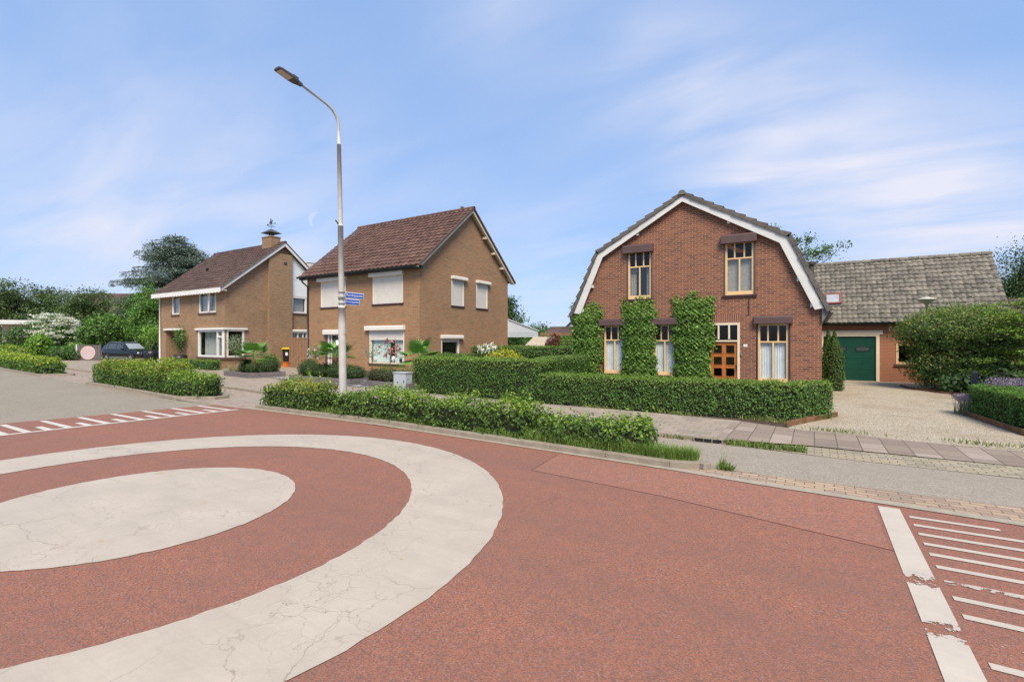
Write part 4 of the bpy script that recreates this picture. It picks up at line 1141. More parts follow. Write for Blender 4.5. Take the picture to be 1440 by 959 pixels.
mb = MB(); pbox(mb, P, X0 + .1, X1 - .15, 2.7, 2.8, -.3, -7.7); pbox(mb, P, X0 + .1, X1 - .2, 0, 2.7, -3.4, -3.5); pbox(mb, P, X0 + .1, X1 - .15, 0, .05, -.2, -7.7); mb.build('interior', 'interior', H3)
mb = MB(); pbox(mb, Q, 19.88, 21.62, 0, 7.9, 0, .22); mb.build('chimney_breast', 'brick_tan', H3)
yf = T2 - .42; v = Vector((0, YM - yf, ZR + .1 - 5.12)); Lr = v.length; v.normalize()
tile_slope(H3, (X0 - .35, yf, 5.12), (1, 0, 0), X1 - X0 + .70, v, Lr, (0, -v.z, v.y), .30, .36, 'tile_brown', amp=.045, lift=.04, jit=.006)
tile_slope(H3, (X0 - .35, YB + .42, 5.12), (1, 0, 0), X1 - X0 + .70, Vector((0, -v.y, v.z)), Lr, (0, v.z, v.y), .30, .36, 'tile_brown')
ridge_caps(H3, (X0 - .35, YM, ZR + .09), (X1 + .35, YM, ZR + .09), .12, .4, 'tile_brown')
mb = MB(); mb2 = MB()
for sg in (1, -1):
    ye = yf if sg > 0 else YB + .42
    def rk(t, dz): return (ye + (YM - ye) * t, 5.12 + (ZR + .1 - 5.12) * t + dz)
    mb.ext([rk(0, -.02), rk(1, -.02), rk(1, -.26), rk(.02, -.22)], lambda a, z, x: (x, a, z), X1 + .28, X1 + .325)
    mb.ext([rk(0, -.025), rk(1, -.025), rk(1, -.06), rk(0, -.06)], lambda a, z, x: (x, a, z), X1 - .05, X1 + .28)
    mb2.ext([rk(0, -.015), rk(1, -.015), rk(1, .05), rk(0, .05)], lambda a, z, x: (x, a, z), X1 + .30, X1 + .37)
mb.build('bargeboard', 'white', H3); mb2.build('verge_tiles', 'tile_verge', H3)
mb = MB(); n = 26; x0, x1 = X0 - .35, X1 + .33; pts = [(x0, 5.16)]
for k in range(n * 6 + 1):
    x = x0 + (x1 - x0) * k / (n * 6); pts.append((x, 4.90 - .055 * abs(math.sin(math.pi * k / 6))))
pts.append((x1, 5.16)); mb.ext(pts, lambda a, z, y: (a, y, z), yf - .035, yf); mb.build('scalloped_fascia', 'white', H3)
mb = MB(); mb.box(X0 - .33, X1 + .28, yf, T2, 4.98, 5.04); mb.build('soffit', 'white', H3)
mb = MB(); mb.tube([(X0 + .06, T2 - .07, 5.0), (X0 + .06, T2 - .07, .05)], .05, 8); mb.build('downpipe', 'white', H3, smooth=True)
# chimney stack with cowl and rider weathervane
mb = MB(); mb.box(-33.55, -32.45, 20.45, 21.15, 7.6, 9.12); mb.box(-33.58, -32.42, 20.42, 21.18, 9.12, 9.20); ch = mb.build('chimney', 'brick_tan', H3)
mb = MB(); cx, cy = -33.0, 20.8
for sx in (-.3, .3): mb.tube([(cx + sx, cy, 9.18), (cx + sx * .6, cy, 9.5)], .03, 6)
mb.add([(cx - .58, cy - .46, 9.46), (cx + .58, cy - .46, 9.46), (cx + .58, cy + .46, 9.46), (cx - .58, cy + .46, 9.46), (cx - .10, cy - .1, 9.74), (cx + .10, cy - .1, 9.74), (cx + .10, cy + .1, 9.74), (cx - .10, cy + .1, 9.74)], [(3, 2, 1, 0), (0, 1, 5, 4), (1, 2, 6, 5), (2, 3, 7, 6), (3, 0, 4, 7), (4, 5, 6, 7)])
mb.build('chimney_cowl', 'lamp_dark', ch)
mb = MB(); mb.tube([(cx, cy, 9.8), (cx, cy, 10.75)], .018, 6); mb.tube([(cx - .45, cy, 10.12), (cx + .45, cy, 10.12)], .014, 6); mb.tube([(cx, cy - .45, 10.12), (cx, cy + .45, 10.12)], .014, 6); mb.tube([(cx - .5, cy, 10.30), (cx + .6, cy, 10.30)], .015, 6)
flat = lambda a, z, y: (cx + a, cy + y, z)
mb.ext([(-.28, 10.42), (.12, 10.42), (.22, 10.55), (.32, 10.55), (.27, 10.62), (.18, 10.60), (.06, 10.52), (-.24, 10.54)], flat, -.012, .012)
for a in (-.24, -.14, .02, .10): mb.ext([(a, 10.30), (a + .03, 10.30), (a + .05, 10.44), (a, 10.44)], flat, -.01, .01)
mb.ext([(-.10, 10.52), (.0, 10.52), (.02, 10.75), (-.06, 10.80), (-.12, 10.72)], flat, -.012, .012); mb.ext([(.60, 10.22), (.75, 10.30), (.60, 10.38)], flat, -.01, .01); mb.ext([(-.62, 10.22), (-.45, 10.25), (-.45, 10.35), (-.62, 10.38)], flat, -.01, .01)
mb.v = [(cx + (x - cx) * .75, cy + (y - cy) * .75, 9.7 + (z - 9.8) * .85) for x, y, z in mb.v]
mb.build('weathervane', 'black_plastic', ch)
mb = MB(); mb.box(-32.5, -31.95, 23.15, 23.6, 6.2, 7.62); mb.box(-32.54, -31.91, 23.11, 23.64, 7.62, 7.7); mb.build('chimney', 'white', H3)
mb = MB(); mb.tube([(-37.3, 18.6, 6.5), (-37.3, 18.6, 6.95)], .06, 8); mb.lathe([(.1, 6.95), (.1, 7.03), (.03, 7.06)], (-37.3, 18.6, 0), 8); mb.build('roof_vent', 'black_plastic', H3)


def plainwin(root, P, a0, a1, z0, z1, bars, w=.09, cur=None, glass='glass_refl', sill=True, o=-.02):
    f = frame_mb(P, a0, a1, z0, z1, w, -.12, o, bars, (), .09).build('window', 'white', root, bevel=.005)
    xs = [a0 + w * .8] + [b[0] for b in bars] + [a1 - w * .8]
    for xa, xb in zip(xs[:-1], xs[1:]): pane(f, P, xa + .03, xb - .03, z0 + w * .8, z1 - w * .8, -.075, glass)
    if sill:
        mb = MB(); pbox(mb, P, a0 - .06, a1 + .06, z0 - .09, z0 - .002, -.13, .07); mb.build('sill', 'brick_plinth', f)
    if cur: curtain(f, P, a0 + .1, a1 - .1, z0 + .05, z1 - .05, -.24, cur, 10)
    return f


plainwin(H3, P, -38.85, -37.78, 3.66, 5.0, [], cur='curtain_grey')
f = plainwin(H3, P, -35.15, -33.0, 3.66, 5.02, [(-34.02, 3.74, 4.94)], cur='curtain_grey')
mb = MB(); mb.ext([(-33.9, 3.78), (-33.78, 3.78), (-33.62, 4.90), (-33.74, 4.90)], lambda a, z, y: (a, y, z), T2 - .06, T2 - .02); mb.build('open_sash', 'white', f)
# corner window
f = plainwin(H3, P, -35.22, X1 - .001, .75, 2.52, [(-32.85, .83, 2.44)], .12, None, 'glass', False, .02)
mb = MB(); pbox(mb, P, -32.85, -32.15, 2.02, 2.12, -.11, .0); pbox(mb, P, -32.30, -32.12, .87, 2.40, -.11, .002); mb.build('transom', 'white', f)
curtain(f, P, -35.0, -33.0, .8, 2.5, -.35, 'curtain_grey', 16, .05); curtain(f, P, -32.8, -32.3, .8, 2.4, -.35, 'curtain_grey', 6, .05)
g = frame_mb(Q, T2 + .13, 18.26, .75, 2.52, .10, -.12, .02).build('window', 'white', H3); pane(g, Q, T2 + .2, 18.18, .84, 2.44, -.07, 'glass')
mb = MB(); pbox(mb, P, -35.42, X1 + .12, 2.53, 2.65, -.05, .14); pbox(mb, Q, T2, 18.42, 2.532, 2.648, -.05, .14); mb.build('window_canopy', 'white', H3)
mb = MB(); pbox(mb, P, -35.35, X1 + .06, .64, .745, -.05, .09); pbox(mb, Q, T2, 18.36, .642, .743, -.05, .085); mb.build('sill', 'brick_plinth', H3)
# porch recess
mb = MB(); pbox(mb, P, -39.72, -37.55, 0, 2.55, -1.2, -1.25); pbox(mb, P, -39.72, -39.68, 0, 2.55, -.14, -1.2); pbox(mb, P, -37.6, -37.55, 0, 2.55, -.14, -1.2); pbox(mb, P, -39.72, -37.55, 2.5, 2.55, -.14, -1.2); mb.build('porch', 'brick_tan', H3)
mb = MB(); pbox(mb, P, -38.9, -37.9, 0, 2.2, -1.19, -1.12); d = mb.build('door', 'fence_wood', H3); pane(d, P, -38.7, -38.1, 1.0, 2.0, -1.11, 'glass')
mb = MB(); pbox(mb, P, -39.85, -37.35, 2.56, 2.68, -.05, .12); mb.build('porch_lintel', 'white', H3)
# white gable panel with window
zt = lambda y: 8.6 - (y - YM) * (3.3 / 4) - .12
mb = MB(); mb.ext([(21.70, 5.02), (22.95, 5.02), (22.95, zt(22.95)), (21.70, zt(21.70))], lambda a, z, x: (x, a, z), X1 - .06, X1 + .03); mb.build('gable_panel', 'white_panel', H3)
mb = MB(); pbox(mb, Q, 21.71, 22.94, 6.2, 6.22, .03, .036); mb.build('panel_joint', 'cabinet', H3)
plainwin(H3, Q, 21.72, 22.92, 3.82, 5.0, [], .1, 'curtain_grey', o=.03)
f = plainwin(H3, Q, 21.68, 22.98, 1.0, 2.46, [(22.2, 1.08, 2.38), (22.62, 1.08, 2.38)], .1, 'curtain_grey', o=.03); roller_box(f, Q, 21.60, 23.06, 2.46, 2.62)
mb = MB(); pbox(mb, Q, 20.95, 21.2, 7.16, 7.34, .222, .24); mb.build('vent_grille', 'lamp_dark', H3)

# ------------------------------------------------------------------ garage range behind the main house
TB = 27.06
B1 = thing('garage_building', 'low orange brick garage range with a weathered grey pantile roof and green sectional door', 'garage', (2.5, TB, 0))
P = PF(TB); xa, xb = .20, 6.6
mb = MB(); bo = [(.34, 2.36, 0, 2.06), (3.04, 4.3, .80, 1.68), (5.85, 6.35, 2.18, 2.38)]
wall(mb, P, [(xa, 2.75), (xb, 2.75)], 0, bo, .12)
wall(mb, PR(xb), [(TB, 2.75), (29.6, 5.55), (32.1, 2.75)], 0, [], .1); mb.quad((xb, 32.1, 0), (xa, 32.1, 0), (xa, 32.1, 2.75), (xb, 32.1, 2.75)); mb.quad((xa, 32.1, 0), (xa, TB, 0), (xa, TB, 2.75), (xa, 32.1, 2.75))
mb.build('wall', 'brick_orange', B1)
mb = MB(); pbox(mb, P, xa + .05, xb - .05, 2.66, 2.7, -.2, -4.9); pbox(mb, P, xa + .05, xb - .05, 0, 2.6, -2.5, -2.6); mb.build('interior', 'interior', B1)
yf = TB - .28; v = Vector((0, 29.6 - yf, 5.66 - 2.60)); L = v.length; v.normalize()
tile_slope(B1, (-7, yf, 2.60), (1, 0, 0), 13.68, v, L, (0, -v.z, v.y), .20, .28, 'tile_grey', amp=.034, lift=.036, jit=.008)
tile_slope(B1, (-7, 32.4, 2.60), (1, 0, 0), 13.68, Vector((0, -v.y, v.z)), L, (0, v.z, v.y), .27, .33, 'tile_grey', amp=.03)
ridge_caps(B1, (-7, 29.6, 5.66), (6.68, 29.6, 5.66), .115, .36, 'tile_grey')
gutter(B1, (.5, yf - .05, 2.59), (6.7, yf - .05, 2.59), .075, 'black_gutter')
mb = MB(); mb.box(.3, 6.6, yf + .02, TB, 2.50, 2.57); mb.build('soffit', 'black_gutter', B1)
mb = MB(); pbox(mb, P, .26, .36, 0, 2.09, -.1, .03); pbox(mb, P, 2.34, 2.46, 0, 2.09, -.1, .03); pbox(mb, P, .36, 2.34, 2.01, 2.089, -.1, .028); g = mb.build('garage_door_frame', 'cream_pale', B1)
mb = MB(); pbox(mb, P, .15, 2.58, 2.092, 2.27, -.05, .045); mb.build('lintel', 'cream_pale', B1)
mb = MB()
for k in range(4):
    z0 = .02 + k * .4975; pbox(mb, P, .36, 2.34, z0, z0 + .49, -.09, -.05)
    for q in range(4): pbox(mb, P, .361, 2.339, z0 + .012 + q * .12, z0 + .122 + q * .12 - .008, -.05, -.044)
gd = mb.build('garage_door', 'garage_green', B1)
def oval(P, a, z, rx, rz, n=20):
    r = []
    for k in range(n):
        w = 2 * math.pi * k / n; r.append((a + rx * math.copysign(abs(math.cos(w)) ** .5, math.cos(w)), z + rz * math.copysign(abs(math.sin(w)) ** .8, math.sin(w))))
    return r
for a in (.98, 1.85):
    mb = MB(); mb.ext(oval(P, a, 1.44, .29, .125), lambda p, q, o: P(p, q, o), -.044, -.030); w_ = mb.build('oval_window', 'black_plastic', gd)
    mb = MB(); mb.ext(oval(P, a, 1.44, .24, .085), lambda p, q, o: P(p, q, o), -.030, -.026); mb.build('pane', 'car_glass', w_)
f = frame_mb(P, 3.04, 4.3, .80, 1.68, .09, -.09, .02).build('window', 'cream', B1); pane(f, P, 3.1, 4.24, .86, 1.62, -.05)
mb = MB(); pbox(mb, P, 2.98, 4.36, .71, .795, -.09, .07); mb.build('sill', 'brick_plinth', f)
f = frame_mb(P, 5.85, 6.35, 2.18, 2.38, .035, -.09, .02).build('window', 'cream_pale', B1); pane(f, P, 5.88, 6.32, 2.2, 2.36, -.05)
# roof light
c = Vector((.72, yf, 2.60)) + v * ((3.72 - 2.6) / v.z); nn = Vector((0, -v.z, v.y)); uu = Vector((1, 0, 0))
mb = MB()
def sk(a0, a1, b0, b1, h0, h1): mb.hexa([c + uu * a + v * b + nn * h for h in (h0, h1) for a, b in ((a0, b0), (a1, b0), (a1, b1), (a0, b1))])
sk(-.30, .36, -.36, -.28, 0, .17); sk(-.30, .36, .28, .36, 0, .17); sk(-.30, -.22, -.28, .28, 0, .17); sk(.28, .36, -.28, .28, 0, .17)
s = mb.build('roof_light', plain('red_brown_frame', (.22, .07, .05), .5), B1)
mb = MB(); sk(-.22, .28, -.28, .28, .12, .14); mb.build('pane', plain('pale_pane', (.36, .38, .40), .1, spec=.8), s)
mb = MB(); sk(-.34, .40, -.44, -.36, .03, .07); mb.build('flashing', 'grey_gutter', s)

# roof of a house far right
B2 = thing('house', 'brown tiled house roof just showing past the right end of the garage range', 'house', (11, 37, 0))
mb = MB(); mb.box(6.9, 20, 36, 41, 0, 3.0); mb.build('wall', 'brick_orange', B2)
vv = Vector((0, 3, 1.5)).normalized(); tile_slope(B2, (6.5, 35.6, 2.6), (1, 0, 0), 14, vv, 3.6, (0, -vv.z, vv.y), .3, .34, 'tile_brown')
tile_slope(B2, (6.5, 35.6 + 2 * 3.6 * vv.y, 2.6), (1, 0, 0), 14, Vector((0, -vv.y, vv.z)), 3.6, (0, vv.z, vv.y), .3, .34, 'tile_brown')

# ------------------------------------------------------------------ street lamp with name signs
sl = thing('street_lamp', 'tall grey street lamp with two blue name signs rising from the roadside shrubs', 'street lamp', (-9.9, 8.13, 0))
lx_, ly_ = -9.9, 8.13
mb = MB()
mb.tube([(lx_, ly_, 0), (lx_, ly_ - .01, .5), (lx_, ly_ - .04, 2.2), (lx_, ly_ - .045, 2.62)], [.092, .092, .090, .088], 16)
mb.tube([(lx_, ly_ - .045, 2.62), (lx_, ly_ - .05, 2.68), (lx_, ly_ - .085, 4.62)], [.088, .068, .066], 16)
mb.tube([(lx_, ly_ - .085, 4.62), (lx_, ly_ - .085, 4.68), (lx_, ly_ - .13, 6.60)], [.066, .055, .05], 16)
mb.tube([(lx_, ly_ - .13, 6.60), (lx_, ly_ - .14, 6.95), (lx_, ly_ - .155, 7.12), (lx_, ly_ - .21, 7.26), (lx_, ly_ - .32, 7.37), (lx_, ly_ - .48, 7.44), (lx_, 6.95, 7.60)], [.042, .036, .034, .033, .031, .029, .026], 12)
mb.build('pole', 'metal_pole', sl, smooth=True)
mb = MB(); hd = Vector((0, -.985, .17)); up = Vector((0, .17, .985)); sd = Vector((1, 0, 0)); b0 = Vector((lx_, 6.98, 7.595))
def hp(a, s, h): return b0 + hd * a + sd * s + up * h
sec = [(0, .038, -.03, .038), (.08, .046, -.04, .046), (.16, .095, -.036, .055), (.27, .118, -.032, .06), (.57, .118, -.024, .04), (.62, .10, -.02, .024)]
vs = []; fs = []
for a, w, h0, h1 in sec: vs += [hp(a, -w, h0), hp(a, w, h0), hp(a, w, (h0 + h1) / 2), hp(a, w * .6, h1), hp(a, -w * .6, h1), hp(a, -w, (h0 + h1) / 2)]
for i in range(len(sec) - 1):
    for k in range(6): fs.append((i * 6 + k, i * 6 + (k + 1) % 6, i * 6 + 6 + (k + 1) % 6, i * 6 + 6 + k))
fs += [tuple(range(6))[::-1], tuple(range(30, 36))]; mb.add(vs, fs)
for k in range(4): mb.hexa([hp(a, s, h) for h in (.04, .085) for a, s in ((.13, -.06 + k * .034), (.27, -.06 + k * .034), (.27, -.048 + k * .034), (.13, -.048 + k * .034))])
lh = mb.build('lamp_head', 'lamp_dark', sl)
mb = MB(); mb.hexa([hp(a, s, h) for h in (-.042, -.024) for a, s in ((.29, -.098), (.58, -.094), (.58, .094), (.29, .098))]); mb.build('lens', 'lamp_lens', lh, bevel=.005)
mb = MB(); mb.tube([(lx_, ly_ - .06, 4.58), (lx_ - .02, ly_ - .22, 4.74)], [.022, .016], 8); mb.build('banner_bracket', 'lamp_dark', sl)
for z, nm, y1, sz, body in ((2.94, 'name_sign', 8.77, .083, 'Kerckquartier'), (2.775, 'name_sign', 8.63, .067, 'Bovenquartier')):
    y0 = ly_ + .055
    mb = MB(); mb.box(lx_ - .009, lx_ + .009, y0, y1, z - .075, z + .075); sg = mb.build(nm, 'sign_white', sl, bevel=.006)
    mb = MB(); mb.box(lx_ + .009, lx_ + .0125, y0 + .02, y1 - .018, z - .058, z + .058); mb.build('blue_field', 'sign_blue', sg)
    text_mesh('lettering', body, sz * 1.12, 'sign_white', sg, (lx_ + .0145, (y0 + y1) / 2, z + .003), (0, 1, 0), (0, 0, 1))
for z in (2.87, 2.995, 2.72, 2.83):
    mb = MB(); mb.lathe([(.0915, -.009), (.095, -.006), (.095, .006), (.0915, .009)], (lx_, ly_ - .047, z), 16); mb.build('clamp_band', 'grey_gutter', sl)
mb = MB(); mb.lathe([(.0925, -.012), (.0945, .012)], (lx_, ly_ - .03, 1.96), 16); mb.build('sticker_band', plain('rust_sticker', (.50, .30, .12), .6), sl)
mb = MB(); mb.obox((lx_ - .08, ly_ - .10), .085, .03, 1.66, 1.93, .6); bx = mb.build('meter_tag', 'black_plastic', sl, bevel=.02)
mb = MB(); mb.obox((lx_ - .07, ly_ - .115), .07, .006, 1.69, 1.82, .6); mb.build('label', 'sign_white', bx)

# ------------------------------------------------------------------ clipped hedges
hedge('hedge', 'knee high dark green clipped hedge in front of the red gambrel house', 'hedge',
      [(-6.72, 12.34), (-3.2, 12.30), (-.30, 12.48), (.36, 13.45), (.22, 14.1), (-.4, 13.35), (-6.72, 13.25)], .84, .048, 1250, G_BOX + [(.14, .22, .04)], [(.14, .23, .04), (.18, .28, .05), (.22, .31, .06)], jag=.028, wav=.025, wl=.9, fall=.06)
hedge('hedge', 'chest high clipped hedge behind the grey utility cabinet', 'hedge',
      [(-12.25, 13.08), (-7.02, 12.88), (-7.0, 14.1), (-12.2, 14.35)], 1.20, .050, 1100, G_BOX + [(.14, .22, .04)], [(.16, .26, .05), (.20, .30, .06), (.24, .33, .07)], jag=.03, wav=.035, wl=1.2, fall=.10)
hedge('hedge', 'clipped hedge running back from the pavement to the left ivy column', 'hedge',
      [(-7.85, 14.2), (-7.02, 14.14), (-7.06, 16.95), (-7.9, 16.95)], 1.25, .050, 1200, G_BOX, [(.14, .23, .06), (.17, .26, .07), (.20, .28, .09)], jag=.02, wav=.025, fall=.08)
hedge('hedge', 'clipped hedge at the right picture edge beside the gravel drive', 'hedge',
      [(3.14, 15.7), (3.46, 12.95), (4.6, 12.7), (4.3, 16.1), (3.4, 16.2)], .72, .045, 1700, G_BOX, [(.10, .19, .03), (.13, .23, .04)], jag=.018, wav=.02, fall=.05)
hedge('hedge', 'long back garden hedge behind the yellow bush, level with the canopy post foot', 'hedge',
      [(-15.2, 20.6), (-8.0, 20.4), (-8.0, 21.4), (-15.2, 21.6)], 1.52, .07, 500, G_BOX, [(.12, .21, .05), (.16, .25, .06)], wav=.05, fall=.1)
hedge('hedge', 'low rounded hedge against the gable side of the middle house', 'hedge',
      [(-15.1, 16.6), (-12.6, 16.3), (-12.6, 17.3), (-15.1, 17.4)], 1.22, .06, 600, G_MID, [(.12, .21, .05), (.16, .25, .06)], wav=.06, fall=.12)
hedge('low_hedge', 'ankle high hedge in front of the white corner window', 'hedge',
      [(-37.6, 15.9), (-30.6, 15.5), (-30.6, 16.1), (-37.6, 16.5)], .60, .07, 420, G_MID, [(.14, .24, .04), (.2, .3, .05)], wav=.05, fall=.08)
# loose shrubs in the planted islands
HP = [(.07, .135, .024), (.10, .18, .03), (.14, .235, .042), (.055, .10, .02)]
YT = [(.27, .36, .04), (.35, .43, .05), (.21, .33, .035), (.42, .45, .06)]
GT = [(.15, .28, .035), (.20, .34, .045), (.25, .39, .05)]
OR = [(.34, .24, .06), (.28, .15, .05)]
kw = dict(jag=.07, wav=.12, wl=.75, fall=.24, z0=.08, dip=.26)
g = 'loose shrubs in the roadside beds'
hedge('roadside_shrub', 'loose yellow tipped shrub on the left of the street lamp foot', 'shrub', [(-12.5, 7.66), (-10.25, 7.60), (-10.25, 8.3), (-12.35, 8.35)], .76, .062, 900, HP, YT + OR[:1], group=g, young=.45, **kw)
hedge('roadside_shrub', 'long loose green shrub starting on the right of the street lamp', 'shrub', [(-9.6, 7.62), (-7.4, 7.62), (-4.3, 7.46), (-4.3, 8.1), (-7.4, 8.3), (-9.6, 8.3)], .70, .060, 980, HP, YT[:3] + GT, group=g, young=.42, **kw)
hedge('roadside_shrub', 'bright green shrub at the right bed end, above the grass tail', 'shrub', [(-4.05, 7.44), (-2.5, 7.34), (-2.1, 7.45), (-2.2, 7.95), (-4.2, 8.1)], .60, .058, 1050, HP, GT + YT[:1], group=g, young=.5, **kw)
hedge('roadside_shrub', 'long feathery shrub in front of the parked black car', 'shrub', [(-25.8, 8.35), (-20.5, 7.9), (-18.3, 7.75), (-18.2, 8.8), (-20.5, 9.0), (-26, 9.3)], .95, .085, 560, HP, GT + YT[:2] + OR, group=g, young=.55, **dict(kw, wav=.12, wl=1.7))
hedge('roadside_shrub', 'compact rounded shrub ending the bed left of the paved crossing', 'shrub', [(-18.1, 7.7), (-16.7, 7.58), (-15.9, 7.9), (-16.2, 8.55), (-18.1, 8.75)], .74, .07, 720, HP, YT[:3] + GT, group=g, young=.35, **kw)
hedge('roadside_shrub', 'yellow green shrub at the far left roadside', 'shrub', [(-58, 11.6), (-43, 9.7), (-34.6, 8.95), (-33.6, 9.6), (-43, 10.8), (-58, 12.9)], .86, .13, 220, HP, YT, group=g, young=.5, **dict(kw, wav=.09, wl=2))
# feathery young shoots standing out of the long shrub
sh = []
for _ in range(190):
    x = RNG.uniform(-25.5, -18.4); y = 8.1 + (x + 18.4) * -.06 + RNG.uniform(.1, .9); k = 9; z0 = .7 + .15 * math.sin(x * 1.7)
    for j in range(k): sh.append((x + RNG.normal(0, .05), y + RNG.normal(0, .05), z0 + j * .04 * (1 + .5 * math.sin(x * 2.1))))
SH = np.array(sh); par = [o for o in C.objects if o.name.startswith('roadside_shrub') and 'black car' in o.get('label', '')][0]
leaf_mesh('young_shoots', SH, np.tile((0, 0, 1.), (len(SH), 1)), .085, pick(GT + YT[:2] + OR[:1], len(SH)), 'leaf', parent=par)
par = [o for o in C.objects if o.name.startswith('roadside_shrub') and 'lamp foot' in o.get('label', '')][0]
sh = [(x0 + RNG.normal(0, .03), y0 + RNG.normal(0, .03), .6 + j * .035) for x0, y0, n in ((-10.9, 7.9, 15), (-11.05, 8.0, 12), (-10.5, 7.9, 13), (-10.4, 8.1, 9), (-11.6, 7.9, 7), (-12.0, 8.1, 6)) for j in range(n) for _ in range(2)]
SH = np.array(sh); leaf_mesh('young_shoots', SH, np.tile((0, 0, 1.), (len(SH), 1)), .07, pick(YT, len(SH)), 'leaf', parent=par)
# tall weed behind the shrub gap
w = np.array([(-4.62 + RNG.normal(0, .045), 8.02 + RNG.normal(0, .045), .2 + RNG.random() * .75) for _ in range(170)])
o = leaf_mesh('tall_weed', w, np.tile((0, 0, 1.), (len(w), 1)), .085, pick([(.12, .22, .05), (.18, .28, .07)], len(w)), 'leaf', loc=(-4.62, 8.02, 0)); tag(o, 'upright pale green weed poking above the dip between roadside shrubs', 'weed')
mb = MB(); mb.tube([(-4.62, 8.02, 0), (-4.62, 8.02, .9)], [.012, .005], 6); mb.build('stem', 'bark', o)

# grass and weeds
def scatter(x0, x1, f0, f1, n):
    x = RNG.uniform(x0, x1, n); t = RNG.random(n); return np.c_[x, np.array([f0(a) for a in x]) * (1 - t) + np.array([f1(a) for a in x]) * t, np.zeros(n)]
kf = lambda x: float(np.interp(x, [-12.7, -11.4, -8, -4.7, -1.75, -1.22], [7.67, 7.64, 7.62, 7.40, 7.20, 7.36]))
kb = lambda x: float(np.interp(x, [-12.6, -11.4, -8, -4.7, -2.2, -1.5], [8.0, 8.05, 7.98, 7.8, 7.5, 7.44]))
pts = np.concatenate([scatter(-4.3, -1.55, kf, lambda x: kf(x) + .3, 2600), scatter(-2.6, -1.42, kf, kb, 2200)])
pts[:, 2] = .06
grass('grass_tuft', pts, .19, [(.17, .28, .05), (.22, .34, .07), (.29, .36, .12), (.13, .22, .045)], .010, .55)
pts = scatter(-12.3, -4.2, lambda x: kf(x) - .02, lambda x: kf(x) + .16, 2300); keep = np.sin(pts[:, 0] * 2.3) + RNG.normal(0, .6, len(pts)) > .1; pts = pts[keep]; pts[:, 2] = .07
grass('grass', pts, .13, [(.12, .20, .04), (.17, .25, .05)], .012, .5)
# thin grass along the pavement, at the hedge foot and in kerb joints
pts = np.concatenate([scatter(-6.7, -.5, lambda x: 11.95, lambda x: 12.3, 2600), scatter(-.6, 3.3, lambda x: 11.3 - .06 * x, lambda x: 11.55 - .06 * x, 900), scatter(-12.5, -8.5, lambda x: 12.5 - .08 * (x + 9), lambda x: 12.8 - .08 * (x + 9), 900)])
keep = np.sin(pts[:, 0] * 3.1 + pts[:, 1] * 5) + RNG.normal(0, .7, len(pts)) > .75; pts = pts[keep]; pts[:, 2] = .04
grass('grass', pts, .075, [(.19, .22, .06), (.24, .26, .08), (.14, .19, .04)], .014, .8)
pts = np.concatenate([scatter(-1.3, -.1, lambda x: 9.1, lambda x: 9.42, 500), scatter(-14.5, -1.4, lambda x: ey(KERB, x) - .06, lambda x: ey(KERB, x) + .02, 700), scatter(-1.15, -.95, lambda x: 7.3, lambda x: 7.5, 90)])
pts[:, 2] = .01; grass('weeds', pts, .085, [(.12, .19, .04), (.17, .22, .05)], .018, .9)
pts = scatter(-1.18, -1.0, lambda x: 7.36, lambda x: 7.5, 26); pts[:, 2] = .01; grass('grass_tuft', pts, .19, [(.13, .20, .05), (.20, .25, .09)], .008, .45)

# ------------------------------------------------------------------ climbers on the main house
def climber(label, x0, x1, ztop, waist=0.0, seed=0, n=8600):
    rg = np.random.default_rng(seed); u = np.clip(.5 + (rg.beta(1.25, 1.25, n * 2) - .5) * 1.06, 0, 1); z = rg.random(n * 2) ** .92 * (ztop + .18)
    edge = .04 * np.sin(z * 4 + seed) + .03 * np.sin(z * 13 + 2 * seed); pinch = waist * np.clip(1 - z / (ztop * .8), 0, 1)
    L = x0 + edge + pinch * .3 - .12 * np.clip((z - ztop + .5) / .5, 0, 1) ** 2; Rr = x1 + .04 * np.sin(z * 4.3 + 2 * seed) + .03 * np.sin(z * 12) - pinch
    top = ztop + .13 * np.sin(u * 9 + seed) + .16 * np.sin(u * 23 + seed) * np.sin(u * 41) + rg.normal(0, .09, n * 2)
    k = z < top; u, z, L, Rr = u[k], z[k], L[k], Rr[k]; thin = np.clip((ztop - z) / .55, .12, 1); keep = rg.random(len(z)) < thin ** .5
    u, z, L, Rr, thin = u[keep], z[keep], L[keep], Rr[keep], thin[keep]
    x = L + u * (Rr - L) + rg.normal(0, .035, len(u)) * (1 + 1.3 * (rg.random(len(u)) < .10)); bulge = .22 * np.sqrt(np.clip(np.sin(np.pi * np.clip(u, .02, .98)), 0, 1)) * thin
    y = T0 - .03 - bulge * rg.uniform(.72, 1.1, len(u)) - lumps(np.c_[x, z, z], .045, .27) - .02 * rg.normal(0, 1, len(u))
    P_ = np.c_[x, y, np.maximum(z, .03)]; N_ = np.c_[(u - .5) * 1.1, -np.ones(len(u)), np.full(len(u), .45)]
    col = pick([(.095, .19, .03), (.14, .25, .045), (.065, .135, .024), (.21, .33, .07)], len(u), .3)
    m = rg.random(len(u)) < np.clip((z - ztop + .45) / .6, .05, .7); col[m] = pick([(.16, .26, .05), (.22, .32, .07)], m.sum())
    o = leaf_mesh('ivy_climber', P_, N_, .068, col, 'leaf', loc=((x0 + x1) / 2, T0, 0), aspect=.85, tilt=.75)
    tag(o, label, 'climbing plant', 'climbers on the gable wall')
    mb = MB(); mb.ext([(x0 + .14 + waist * .3, 0), (x1 - .14 - waist, 0), (x1 - .16, ztop * .78), ((x0 + x1) / 2, ztop - .42), (x0 + .16, ztop * .78)], lambda a, z_, y_: (a, y_, z_), T0 - .16, T0 - .01)
    mb.build('stems', 'twig_shade', o)  # solid slab behind the leaves, shade between them put into its dark colour


